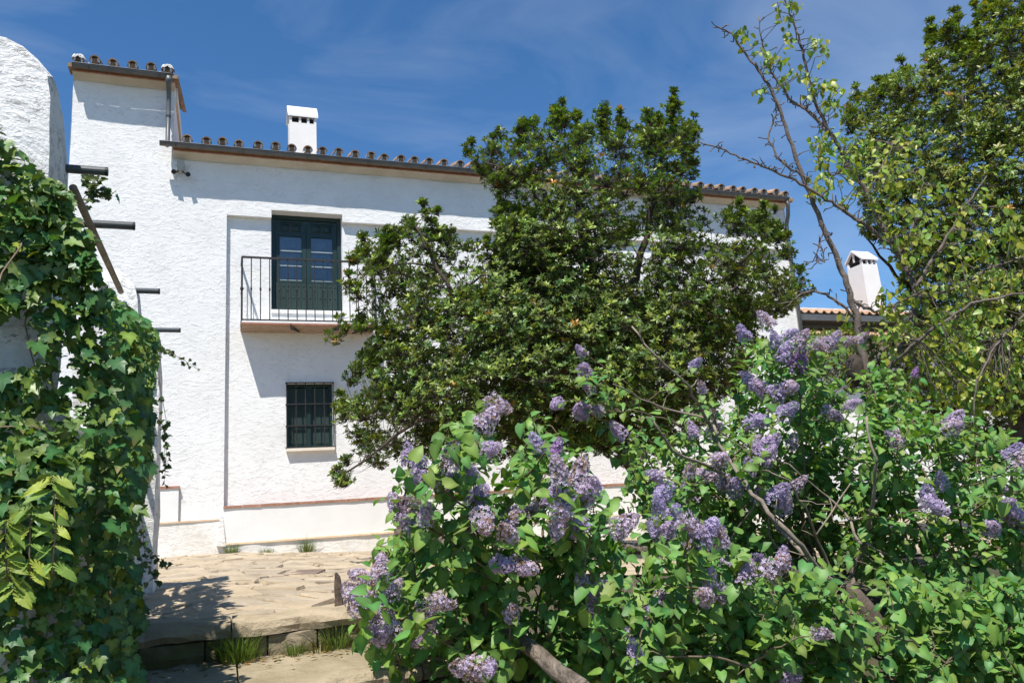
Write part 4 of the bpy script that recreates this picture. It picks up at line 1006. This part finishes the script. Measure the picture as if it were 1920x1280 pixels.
# ================================================================== pear tree
OV, OF = oval_leaf()
YP = 6.3
pb_ = at(1640, 1060, YP); pb_[2] = float(ground_z(pb_[0], pb_[1])) - .05
pear = empty('pear_tree', pb_, 'half bare pear tree with grey spurred branches and bright green leaves', 'tree')
pl_ = [([(1640, 1060), (1632, 800), (1622, 690), (1606, 600), (1590, 540), (1572, 490), (1541, 420), (1503, 328), (1484, 272), (1464, 210), (1441, 157), (1408, 115), (1372, 62), (1338, 51)], .037, .006, 0),
       ([(1630, 740), (1700, 640), (1722, 560), (1693, 483), (1640, 400), (1628, 364), (1589, 308), (1559, 253), (1530, 197), (1513, 131), (1500, 75), (1485, 36), (1470, -5)], .030, .006, .25),
       ([(1556, 250), (1543, 236), (1510, 205), (1484, 190), (1455, 150), (1444, 131), (1430, 90), (1421, 30)], .018, .005, .25),
       ([(1700, 500), (1670, 460), (1637, 432), (1609, 412), (1583, 396), (1541, 368), (1500, 345), (1440, 315), (1400, 300), (1350, 278), (1312, 266)], .020, .005, -.1),
       ([(1606, 600), (1570, 565), (1530, 545), (1500, 552), (1475, 575)], .014, .005, -.1),
       ([(1596, 560), (1640, 585), (1680, 570), (1730, 545)], .014, .006, -.15),
       ([(1545, 430), (1525, 490), (1545, 485), (1536, 440)], .006, .004, -.05),
       ([(1503, 330), (1460, 300), (1440, 260), (1455, 210), (1448, 170)], .012, .004, .05),
       ([(1630, 780), (1650, 720), (1681, 673), (1751, 614), (1822, 571), (1900, 553), (1990, 540)], .014, .009, -.5),
       ([(1990, 560), (1920, 590), (1865, 650), (1832, 715), (1826, 790)], .010, .004, -.6),
       ([(1715, 540), (1760, 470), (1800, 400), (1850, 330)], .018, .005, .1), ([(1720, 560), (1790, 540), (1860, 500), (1930, 480)], .018, .005, -.1),
       ([(1700, 640), (1760, 650), (1820, 620), (1880, 640)], .014, .005, .0), ([(1589, 310), (1560, 330), (1540, 300), (1520, 270)], .010, .004, .1),
       ([(1628, 364), (1660, 300), (1680, 260)], .010, .004, .2), ([(1690, 480), (1720, 400), (1730, 330)], .012, .004, .2)]
mb = MB(); spurs = MB(); pnodes = []
for pts, r0, r1, dy in pl_:
    P_ = [at(a, b_, YP + dy * min(1, i / 3)) for i, (a, b_) in enumerate(pts)]
    if pts is pl_[0][0]: P_ = [pb_] + P_
    fine = []
    for i in range(len(P_) - 1):
        for t in (0, .2, .4, .6, .8): fine.append(P_[i] + (P_[i + 1] - P_[i]) * t + rng.normal(size=3) * .005)
    fine.append(P_[-1]); rad = list(np.linspace(r0, r1, len(fine))); mb.tube(fine, rad, 8)
    for i, p in enumerate(fine[2:-1]):
        if rad[i] > .04 or project(p)[1] > 640: continue
        for r_ in range(2):
            if rng.random() < .62:
                e = p + rvec(1)[0] * np.array([1, 1, .8]) * rng.uniform(.03, .11) + UP * .015
                spurs.tube([p, (p + e) / 2 + rng.normal(size=3) * .006, e], [.0055, .0045, .005], 4); 
                if rng.random() < .4: spurs.tube([e, e + rvec(1)[0] * .035], [.006, .0025], 4)
        pnodes.append(p)
mb.build('trunk', M['pbark'], pear, True); tag(spurs.build('spur_twigs', M['pbark'], pear), kind='stuff')
kb = at(1603, 690, YP - .02); mb = MB(); mb.tube([kb + UP * -.14 + D * .03, kb + UP * -.04, kb + UP * .04, kb + UP * .09, kb + UP * .115], [.055, .072, .07, .05, .02], 9); mb.build('cut_stub', M['bark'], pear, True)
zones = [([(1460, 0), (1500, -5), (1495, 45), (1470, 40)], 26), ([(1515, 75), (1550, 70), (1545, 105), (1518, 108)], 22), ([(1462, 68), (1485, 65), (1485, 90), (1465, 90)], 12), ([(1380, 55), (1412, 60), (1440, 110), (1405, 105)], 24), ([(1425, 95), (1470, 110), (1500, 175), (1460, 160)], 26), ([(1410, 155), (1435, 160), (1432, 190), (1412, 185)], 12),
         ([(1540, 155), (1575, 155), (1575, 185), (1545, 190)], 24), ([(1490, 130), (1530, 130), (1545, 180), (1500, 190)], 22), ([(1550, 190), (1575, 200), (1560, 225)], 12),
         ([(1525, 245), (1600, 255), (1600, 330), (1530, 320)], 75), ([(1520, 320), (1590, 330), (1580, 395), (1525, 370)], 40), ([(1600, 255), (1720, 240), (1735, 330), (1640, 400), (1590, 330)], 150),
         ([(1640, 400), (1760, 340), (1910, 380), (1920, 560), (1760, 620), (1690, 520)], 430), ([(1680, 560), (1800, 600), (1920, 560), (1925, 700), (1830, 770), (1740, 730), (1690, 660)], 420), ([(1570, 590), (1620, 575), (1640, 640), (1600, 640)], 14), ([(1640, 540), (1730, 540), (1720, 640), (1650, 640)], 80), ([(1650, 620), (1780, 620), (1900, 680), (1900, 790), (1760, 760), (1660, 720)], 330), ([(1780, 620), (1860, 620), (1840, 830), (1800, 820)], 110)]
loc, pa_ = [], MB()
PN = np.array(pnodes)
for poly, n_ in zones:
    pts = in_poly(poly, max(2, int(n_ / 3.4)))
    for p in pts:
        c = at(p[0], p[1], YP + rng.normal() * (.28 if n_ > 60 else .08)); i = int(np.argmin(np.linalg.norm(PN - c, axis=1)))
        pa_.tube(wobble(PN[i], c, 3, .12), [.004, .0035, .003, .0025], 4, cap=False)
        for r_ in range(int(rng.integers(4, 8))): loc.append(c + rng.normal(size=3) * .035)
tag(pa_.build('leafy_twigs', M['pbark'], pear), kind='stuff')
loc = np.array(loc); k = len(loc)
ax = -UP * .75 + rng.normal(size=(k, 3)) * .55; nm = N * .55 + UP * .55 - D * .1 + rng.normal(size=(k, 3)) * .5
PEAR_T = (.225, .290, .046)
plant_leaves(pear, OV, OF, M['pear'], variants('leaf', OV, OF, M['pear'], PEAR_T, 10, .3, .3, [(.20, .22, .05)]), loc, ax, nm, rng.uniform(.046, .080, k), jitter_tint(PEAR_T, k, .3, .3))

# ================================================================== lilacs
HV, HF = lilac_leaf()
LIL_T = (.118, .222, .046)
lilac_vars = variants('leaf', HV, HF, M['lilac'], LIL_T, 16, .28, .24, [(.16, .21, .05)], VF_L)
def panicle_mesh(seed, shape='cone', hue=(.49, .37, .50), brown=.0):
    r_ = np.random.default_rng(seed); n = 330; loc, ax, nm, sc, tn = [], [], [], [], []
    lobes = [(0, 0, 0, 1.0)] + [(r_.uniform(-.25, .25), r_.uniform(-.25, .25), r_.uniform(-.1, .25), .62) for _ in range(2)]
    for k in range(n):
        t = r_.random() ** .8; lb = lobes[int(r_.integers(3))] if r_.random() < .55 else lobes[0]
        w_ = r_.uniform(0, 2 * math.pi); rad = (.34 * (1 - t) ** .5 * (.6 + .4 * min(1, t * 6)) + .03) * lb[3] * r_.uniform(.8, 1.08)
        h = np.array([math.cos(w_), math.sin(w_), 0]); p = np.array([lb[0], lb[1], lb[2]]) * (1 - t) + h * rad + UP * t * (1.0 if lb is lobes[0] else .7)
        o = h * .85 + UP * .45 + r_.normal(size=3) * .3
        a = np.cross(o, r_.normal(size=3)); loc.append(p); nm.append(o); ax.append(a); sc.append(r_.uniform(.050, .074) * (1 if t < .85 else .7))
        c = np.array(hue) * r_.uniform(.70, 1.25); c = c + (np.array([.68, .62, .80]) - c) * r_.random() ** 2 * .7
        if r_.random() < brown * (0.3 + t): c = np.array([.30, .19, .11]) * r_.uniform(.6, 1.3)
        tn.append(c)
    pv, pf = [], []
    for q in range(4):
        w_ = q * math.pi / 2; c_, s_ = math.cos(w_), math.sin(w_); o = len(pv)
        for x, y, z in ((0, 0, -.25), (-.36, .62, .10), (0, 1.0, -.02), (.36, .62, .10)): pv.append((x * c_ - y * s_, x * s_ + y * c_, z))
        pf += [(o, o + 3, o + 2), (o, o + 2, o + 1)]
    V_, F_, T_ = scatter(np.array(pv), np.array(pf), frames(np.array(ax), np.array(nm)), np.array(loc), np.array(sc), np.array(tn))
    # rachis
    mb_ = MB(); mb_.tube([(0, 0, -.35), (0, 0, .4), (0, 0, .9)], [.018, .014, .006], 5, cap=False)
    for l in lobes[1:]: mb_.tube([(0, 0, 0), (l[0] * .6, l[1] * .6, .2 + l[2])], [.012, .006], 4, cap=False)
    rv = np.array(mb_.v); rf = np.array([t for f in mb_.f for t in ((f[0], f[1], f[2]), (f[0], f[2], f[3]))])
    V_, F_, T_ = join_parts([(V_, F_, T_), (rv, rf, np.tile([.10, .13, .04], (len(rv), 1)))])
    return tri_mesh('flower_cluster', V_, F_, M['flower'], T_)
PAN = [panicle_mesh(1), panicle_mesh(2, hue=(.44, .33, .48)), panicle_mesh(3, hue=(.53, .42, .51), brown=.12), panicle_mesh(4, hue=(.51, .41, .50), brown=.3), panicle_mesh(5, hue=(.41, .33, .52))]
PAN_D = panicle_mesh(9, hue=(.30, .11, .34))

def lilac(name, label, base, Ys, polys, tips_per, flowers, leaf=(.055, .085), n_leaf=6, group='flowering lilac bushes', seed=1, reach=.42, dens=1.0):
    b3 = at(base[0], base[1], base[2]); b3[2] = float(ground_z(b3[0], b3[1])) - .03
    bush = empty(name, b3, label, 'lilac', group); mb = MB()
    tips = []
    for (px_, py_, size, Yf, dark) in flowers: tips.append((at(px_, py_, Yf), size, dark, True))
    for poly, y0, y1, n_ in polys:
        for p in in_poly(poly, n_): tips.append((at(p[0], p[1], rng.uniform(y0, y1)), 0, False, False))
    loc, ax, nm, sc = [], [], [], []
    mid = np.mean([t[0] for t in tips], axis=0); nodes = []
    for tip, size, dark, flo in [tips[i] for i in rng.permutation(len(tips))]:
        start = b3 + np.array([rng.normal() * .12, rng.normal() * .12, 0])
        if len(nodes) > 60:
            NP = np.array(nodes); kd = np.linalg.norm(NP - tip, axis=1) + 3 * np.maximum(0, NP[:, 2] - tip[2] + .08); i_ = int(np.argmin(kd))
            if kd[i_] < .8: start = NP[i_]
        L = np.linalg.norm(tip - start)
        hz = tip - mid; hz[2] *= .3; hz /= np.linalg.norm(hz) + 1e-6
        knee = start + (tip - start) * .55 + UP * .10 * L - hz * .08 * L + rng.normal(size=3) * .03
        pts = []
        for i in range(9):
            t = i / 8; pts.append((1 - t) ** 2 * start + 2 * t * (1 - t) * knee + t * t * tip + rng.normal(size=3) * .006 * (0 < i < 8))
        mb.tube(pts, list(np.linspace(min(.009, .003 + .006 * L), .002, 9)), 5, cap=False); nodes += pts[2:7]
        dirn = pts[-1] - pts[-3]; dirn /= np.linalg.norm(dirn)
        # leaf pairs along the last stretch
        m = max(2, int(n_leaf * rng.uniform(.7, 1.3))); tw = rng.uniform(0, 3.14)
        for i in range(m):
            f_ = i / m * reach; back = tip - dirn * f_ * (1 if L > f_ else .5) + rng.normal(size=3) * .012
            side = np.cross(dirn, UP if i % 2 else np.array([.3, 1, .2])); side /= np.linalg.norm(side) + 1e-6
            up2 = np.cross(side, dirn)
            for sg in (-1, 1):
                w_ = tw + i * 1.57; h = (math.cos(w_) * side + math.sin(w_) * up2) * sg
                a = h * .8 + dirn * .30 - UP * .38 + rng.normal(size=3) * .22; a /= np.linalg.norm(a)
                s_ = rng.uniform(*leaf) * (.75 + .4 * min(1, f_ * 4))
                loc.append(back + a * .28 * s_ + h * .01); ax.append(a); nm.append(UP * .80 + N * .42 - D * .12 + h * .15 + rng.normal(size=3) * .26); sc.append(s_)
        if flo:
            Lp = size; dv = dirn * .5 + UP * .25 + rng.normal(size=3) * .30 + N * .15
            if rng.random() < .3: dv -= UP * .7
            dv /= np.linalg.norm(dv); X = np.cross(dv, rng.normal(size=3)); X /= np.linalg.norm(X); Yv = np.cross(dv, X)
            me = PAN_D if dark else PAN[int(rng.integers(5))]
            add_mesh('flower_cluster', me, bush, mat4(np.stack([X, Yv, dv], 1), tip - dv * Lp * .35, Lp))
    mb.build('stem', M['twig'], bush, True)
    loc, ax, nm, sc = map(np.array, (loc, ax, nm, sc))
    plant_leaves(bush, HV, HF, M['lilac'], lilac_vars, loc, ax, nm, sc, jitter_tint(LIL_T, len(loc), .28, .24), vf=VF_L)
    return bush
def FL(lst, Y, size, jit=.15): return [(p[0], p[1], size * rng.uniform(.8, 1.2) * (p[2] if len(p) > 2 else 1), Y + rng.uniform(-jit, jit), len(p) > 3) for p in lst]

f1 = [(931, 760, 1.1), (912, 792, 1.1), (843, 862), (915, 843, .8), (790, 872), (768, 862), (800, 905, 1.1), (835, 902), (885, 888, .8), (893, 935), (906, 975, 1.1), (870, 985, .8), (950, 1002, 1.1), (970, 968, 1.1), (958, 985), (940, 1058, 1.2), (978, 1060, 1.2), (690, 1092, 1.2), (668, 1128, 1.2), (700, 1142, 1.2), (722, 1160, 1.1), (715, 1190, 1.2), (738, 1108), (715, 1068), (800, 1142, 1.1), (825, 1130, 1.1), (775, 1165), (797, 1198, .8), (765, 948, 1.1), (748, 958), (800, 968, .8), (775, 972), (1008, 835), (1042, 846, .9, 1), (1048, 888, 1.1), (1085, 892, 1.1), (1112, 912, 1.2), (1095, 930, 1.2), (1055, 948, 1.2), (1050, 968, 1.1), (1080, 985, 1.1), (1035, 938), (1000, 955, .7), (1165, 985, 1.1), (1120, 1108, 1.3), (1110, 1150, 1.3), (1092, 1090, .7), (880, 1252, 1.1), (917, 1250), (960, 1150, .8), (768, 985, .8)]
p1 = [([(690, 1015), (740, 1000), (735, 920), (745, 870), (800, 840), (860, 805), (895, 760), (960, 765), (1015, 770), (1065, 830), (1130, 860), (1150, 960), (1180, 1040), (1180, 1280), (690, 1280), (670, 1200), (700, 1090)], 3.0, 3.9, 185),
      ([(760, 1020), (1150, 1020), (1180, 1280), (700, 1280)], 2.95, 3.6, 80), ([(672, 1000), (730, 985), (750, 1060), (690, 1060)], 3.05, 3.3, 5), ([(1020, 1180), (1200, 1100), (1250, 1290), (1050, 1290)], 2.75, 3.2, 16)]
lilac('lilac_bush', 'nearest flowering lilac bush, left of centre beside the steps', (960, 1350, 3.5), 3.4, p1, 0, FL(f1, 2.86, .102), (.040, .068), 6)

f2 = [(1375, 1062, 1.1), (1400, 1078, 1.1), (1422, 1060, 1.1), (1450, 1065), (1467, 1052), (1330, 1090), (1347, 1105), (1320, 1118), (1190, 1225, 1.1), (1208, 1242, 1.1), (1216, 1160, 1.2), (1222, 1185), (1205, 1195), (1240, 1130), (1480, 1268), (1535, 1185, .7), (1225, 985, .9), (1250, 1000), (1260, 968), (1290, 978, 1.1), (1320, 1002, 1.1), (1345, 990), (1300, 1012), (1352, 1012), (1235, 950)]
p2 = [([(1150, 1030), (1300, 1000), (1420, 1060), (1540, 1080), (1640, 1130), (1650, 1290), (1120, 1290)], 3.1, 4.2, 230), ([(1180, 1100), (1600, 1100), (1640, 1290), (1150, 1290)], 2.9, 3.5, 90)]
lilac('lilac_bush', 'low spreading lilac bush with paler clusters, bottom centre right', (1400, 1370, 3.7), 3.7, p2, 0, FL(f2, 2.98, .098), (.040, .066), 6)

f3 = [(1395, 628), (1438, 605), (1455, 640, 1.1), (1482, 630, 1.1), (1500, 640), (1470, 665, 1.1), (1498, 682, 1.1, 1), (1528, 655, 1.2), (1538, 645), (1560, 640), (1590, 640, .8), (1615, 635, .8), (1410, 718), (1435, 732, 1.2), (1462, 735, 1.3), (1482, 725, 1.2), (1462, 758, 1.2), (1476, 772), (1555, 775, 1.1), (1598, 760, .9), (1415, 790, 1.1), (1440, 835, 1.1), (1410, 830), (1425, 848), (1485, 830), (1408, 870, 1.2), (1440, 858), (1302, 812), (1335, 780, .7), (1340, 808), (1350, 862, 1.1), (1292, 885, .9), (1322, 893, 1.1), (1355, 905, 1.2), (1380, 915), (1455, 930, 1.2), (1470, 945), (1495, 910), (1422, 930), (1235, 892, .8), (1245, 925, 1.2), (1290, 930), (1303, 685), (1316, 728, .7), (1095, 695), (1045, 757, 1.1), (1090, 770, 1.1), (1120, 770), (1160, 808, 1.1), (1105, 730, .8), (1090, 660, .7)]
p3 = [([(1380, 620), (1560, 620), (1620, 680), (1580, 860), (1520, 1010), (1440, 1060), (1300, 1010), (1180, 960), (1180, 840), (1280, 780), (1370, 720)], 4.8, 6.0, 270), ([(1150, 790), (1240, 770), (1240, 860), (1160, 900)], 5.2, 5.8, 10), ([(1200, 860), (1420, 830), (1460, 1040), (1200, 1040)], 4.6, 5.3, 60), ([(1440, 700), (1600, 720), (1640, 900), (1600, 1030), (1450, 1000)], 4.9, 5.8, 80), ([(1560, 850), (1720, 840), (1720, 1020), (1580, 1040)], 4.7, 5.4, 40)]
l3 = lilac('lilac_bush', 'tall loose lilac bush with bare grey branches in front of the big evergreen', (1560, 1180, 5.2), 5.3, p3, 0, FL(f3, 4.55, .125, .2), (.042, .068), 6, reach=.6)
mb = MB()
YB = 4.35
for pts, r0, r1 in [([(1640, 1330), (1610, 1260), (1595, 1180), (1562, 1110), (1530, 1060), (1490, 1010), (1440, 960), (1400, 905), (1370, 870), (1335, 810), (1315, 770), (1290, 725), (1225, 660), (1185, 612)], .018, .005),
                    ([(1345, 812), (1330, 785), (1265, 770), (1200, 745), (1150, 720)], .009, .004), ([(1530, 1062), (1460, 990), (1400, 920), (1330, 875), (1260, 845), (1225, 790)], .014, .006),
                    ([(1600, 1250), (1597, 1130), (1604, 1071), (1625, 1007), (1638, 943), (1640, 860), (1625, 780)], .018, .005), ([(1615, 1020), (1585, 960), (1540, 920), (1480, 870)], .009, .004),
                    ([(1640, 945), (1660, 920), (1655, 890), (1690, 830)], .007, .003), ([(1600, 1240), (1560, 1120), (1555, 1060), (1530, 1000), (1510, 950), (1480, 900)], .011, .004), ([(1560, 1100), (1490, 1060), (1440, 1000), (1435, 940)], .008, .003),
                    ([(1620, 1020), (1680, 1050), (1700, 1110), (1715, 1150)], .006, .003), ([(1632, 990), (1640, 900), (1605, 830), (1612, 760)], .006, .003), ([(1530, 1000), (1600, 900), (1680, 860)], .005, .003), ([(1420, 940), (1370, 1010), (1360, 1040)], .005, .003), ([(1595, 1200), (1570, 1260), (1560, 1300)], .014, .012), ([(1580, 1140), (1545, 1080), (1560, 1150), (1585, 1240)], .008, .010)]:
    P_ = [at(a, b_, YB + .25 * math.sin(i * .9)) for i, (a, b_) in enumerate(pts)]; fine = []
    for i in range(len(P_) - 1):
        for t in (0, .33, .66): fine.append(P_[i] + (P_[i + 1] - P_[i]) * t + rng.normal(size=3) * .006)
    fine.append(P_[-1]); mb.tube(fine, list(np.linspace(r0, r1, len(fine))), 7)
    for p in fine[3::2]:
        if rng.random() < .6:
            e = p + rvec(1)[0] * rng.uniform(.06, .22) + UP * .05; mb.tube(wobble(p, e, 3, .2), [.004, .0033, .0026, .002], 4)
mb.build('bare_branch', M['grey_twig'], l3, True)
mb = MB(); P_ = [at(1715, 1340, 4.0), at(1690, 1260, 4.05), at(1655, 1190, 4.1), at(1622, 1140, 4.12), at(1600, 1112, 4.15), at(1590, 1095, 4.15)]
mb.tube(P_, [.06, .056, .05, .047, .04, .012], 9); mb.build('broken_trunk', M['oldwood'], l3, True)

f4 = [(1745, 945, 1.3), (1740, 928), (1788, 790, 1.1), (1785, 803), (1682, 825, .9), (1670, 822, .7), (1766, 902, 1.1), (1868, 905), (1893, 968, 1.2), (1860, 990, 1.2), (1903, 958, 1.1), (1908, 988, 1.1), (1898, 850, 1.1), (1915, 862, 1.2), (1855, 1193), (1890, 948), (1715, 700, .6, 1)]
p4 = [([(1600, 800), (1660, 740), (1740, 760), (1850, 780), (1930, 830), (2050, 860), (2100, 1300), (1640, 1300), (1650, 1150), (1560, 1050), (1580, 900)], 4.2, 5.6, 430), ([(1640, 1080), (1990, 1060), (2000, 1300), (1660, 1300)], 3.3, 4.2, 170), ([(1600, 700), (1700, 690), (1720, 780), (1610, 800)], 5.2, 6.0, 40)]
lilac('lilac_bush', 'broad leafy lilac bush with few clusters at the right edge', (1830, 1330, 4.6), 4.6, p4, 0, FL(f4, 4.15, .115, .2), (.042, .070), 6)

# young wild shoots with serrated pale leaves at the lower left
def toothed_leaf():
    o = []; n = 7
    for i in range(n + 1):
        t = i / n; w_ = .24 * math.sin(math.pi * min(1, t * .97 + .03)) ** .8 * (1.15 - .45 * t); o += [(w_, t, .05 - .22 * t * t), (w_ * .86, t + .03, .04 - .22 * t * t)]
    L = o[:-1] + [(0, 1.05, -.25)]; v = [(0, 0, 0), (0, .5, -.055)] + L + [(-x, y, z) for x, y, z in L[:-1]]
    nL = len(L); f = [(0, 2, 1)]
    f += [(1, 2 + i, 3 + i) for i in range(nL - 1)]; f += [(1, 3 + nL + i, 2 + nL + i) for i in range(nL - 2)] + [(0, 1, 2 + nL), (1, 1 + nL, 2 + nL + nL - 2)]
    return np.array(v, float), np.array(f)
TV, TF = toothed_leaf(); tv_vars = variants('leaf', TV, TF, M['lilac'], (.24, .31, .05), 6, .2, .15, zn=.004)
for lab, stems in (('young sapling with drooping pale toothed leaves before the ivy at lower left', [[(97, 1075), (103, 1010), (102, 930), (98, 893)], [(57, 1085), (55, 1040), (57, 975), (60, 950)], [(14, 1090), (12, 1050), (10, 990), (12, 975)], [(28, 1110), (25, 1090), (0, 1030)]]),):
    b3 = fp(*sz(60, 1200, 11.6)[:1], 11.6, -.8); sap = empty('sapling', b3, lab, 'sapling'); mb = MB()
    for st in stems:
        P_ = [fp(sz(a, b_, 12.3)[0], 12.3, sz(a, b_, 12.3)[1]) for a, b_ in st]; mb.tube(P_, list(np.linspace(.0022, .0012, len(P_))), 5)
        fine = [P_[i] + (P_[i + 1] - P_[i]) * t for i in range(0, len(P_) - 1) for t in (.3, .8)] + [P_[-1]]
        for i, p in enumerate(fine):
            for sg in (-1, 1):
                a = D * sg * rng.uniform(.6, 1) - UP * rng.uniform(.2, .8) + N * rng.uniform(-.2, .5); a /= np.linalg.norm(a); n3 = UP * .7 + N * .5 + rng.normal(size=3) * .2
                add_mesh('leaf', tv_vars[int(rng.integers(6))], sap, mat4(frames(a[None], n3[None])[0], p, rng.uniform(.045, .075)))
    mb.build('stem', M['ivystem'], sap, True)

# ================================================================== log railing beside the steps
rail = empty('log_railing', at_z(760, 1040, -.1), 'weathered round log railing half buried in the lilacs beside the steps', 'railing')
def log(pts, r, name='rail'):
    P_ = [at(*p) for p in pts]; f_ = []
    for i in range(len(P_) - 1):
        for t in (0, .25, .5, .75): f_.append(P_[i] + (P_[i + 1] - P_[i]) * t + rng.normal(size=3) * .003)
    f_.append(P_[-1]); mb = MB(); mb.tube(f_, [r * rng.uniform(.93, 1.05) for _ in f_], 12); mb.build(name, M['wood'], rail, True)
log([(752, 938, 4.9), (753, 1000, 4.9), (756, 1170, 4.9)], .030, 'post'); log([(1395, 968, 5.1), (1392, 1150, 5.1)], .05, 'post'); log([(803, 1165, 3.6), (805, 1320, 3.6)], .03, 'post')
log([(815, 985, 4.7), (925, 1150, 3.4), (1040, 1255, 2.75), (1092, 1290, 2.5)], .028); log([(740, 1000, 4.85), (1230, 1030, 5.0), (1520, 1030, 5.2)], .035)
st = at(638, 1130, 4.2); stump = empty('wooden_stump', st, 'short rotten wooden stake at the edge of the top step', 'stake')
mb = MB(); b_ = at(636, 1140, 4.25); mb.tube([b_ - UP * .06, b_ + UP * .05, b_ + UP * .11 - D * .004, b_ + UP * .155 - D * .006, b_ + UP * .18 - D * .014], [.026, .023, .021, .016, .006], 6); mb.build('stake', M['oldwood'], stump, False)
# flat cover set in the paving
cv = [at_z(498, 1080, -.05), at_z(590, 1076, -.05), at_z(610, 1066, -.05), at_z(524, 1068, -.05)]
mb = MB(); up_ = [p + UP * .0 for p in cv]; mb.hexa([p - UP * .03 for p in cv] + cv); cov = mb.build('drain_cover', M['plate']); tag(cov, 'flat rust brown cover plate set in the patio paving', 'cover')

# ================================================================== tufts of grass and weeds
def tuft(px_, py_, Z, h, n, spread, label, tint=(.10, .15, .03), name='grass_tuft'):
    b3 = at_z(px_, py_, Z) if Z is not None else None
    tuft_at(b3, h, n, spread, label, tint, name)
def tuft_at(b3, h, n, spread, label, tint=(.10, .15, .03), name='grass_tuft', cat='grass'):
    V_, F_, T_ = [], [], []
    for i in range(n):
        a = rng.uniform(0, 6.28); rr = spread * rng.random() ** .5; p = b3 + np.array([math.cos(a) * rr, math.sin(a) * rr, -.01]); hh = h * rng.uniform(.45, 1.1)
        d_ = np.array([math.cos(a), math.sin(a), 0]) * rng.uniform(.1, 1.5) + rng.normal(size=3) * .22; w_ = np.cross(d_, UP); w_ /= np.linalg.norm(w_) + 1e-6; w_ *= .0018 + .0012 * rng.random()
        o = len(V_); m_ = p + UP * hh * .6 + d_ * hh * .25; e = p + UP * hh * (.95 - .25 * abs(d_[0])) + d_ * hh * .7
        V_ += [p - w_, p + w_, m_ - w_ * .8, m_ + w_ * .8, e]; F_ += [(o, o + 1, o + 3), (o, o + 3, o + 2), (o + 2, o + 3, o + 4)]
        T_ += [np.array(tint) * rng.uniform(.6, 1.4)] * 5
    o = add_mesh(name, tri_mesh(name, V_, F_, M['grass'], np.array(T_))); tag(o, label, cat, 'weeds growing from the joints')
def sfoot(px_): return fp(sz(px_, 1200, 10.57)[0], 10.57, -.165)
tuft_at(sfoot(447), 0.15, 300, .08, 'largest grass tuft, at the foot of the top riser')
tuft_at(sfoot(550), .09, 70, .04, 'small round weed against the riser, middle of the step', (.10, .14, .03), 'weed', 'weed')
tuft_at(sfoot(600), .09, 80, .05, 'reddish weed against the riser near the wooden stake', (.14, .13, .04), 'weed', 'weed')
tuft_at(sfoot(632), .15, 110, .05, 'upright grass tuft below the wooden stake')
for (a, b_, h, n_, lab) in ((575, 1036, .28, 240, 'bushy weed at the house foot below the barred window'), (433, 1036, .18, 220, 'low grass tuft at the house foot by the plinth corner'), (500, 1037, .12, 90, 'thin weed at the house foot between the two larger tufts')):
    s_, z_ = sz(a, b_, .22); tuft_at(fp(s_, .2, float(patio_z(np.array(s_)))), h, n_, .11, lab, (.14, .17, .05))
# fallen leaves and moss in the step corner
V_, F_, T_ = [], [], []
lv, lf = lance_leaf(.25); k = 130
ps = np.array([fp(rng.uniform(-.6, .9), 10.57 + abs(rng.normal()) * .13, -.155 + .004 * rng.random()) for _ in range(k)])
Vx, Fx, Tx = scatter(lv, lf, frames(rvec(k) * np.array([1, 1, .15]), np.tile(UP, (k, 1)) + rng.normal(size=(k, 3)) * .2), ps, rng.uniform(.02, .05, k), jitter_tint((.22, .15, .06), k, .4, .3))
lit = add_mesh('leaf_litter', tri_mesh('leaf_litter', Vx, Fx, M['grass'], Tx)); tag(lit, 'dry brown leaf litter in the corner of the step', 'litter', kind='stuff')
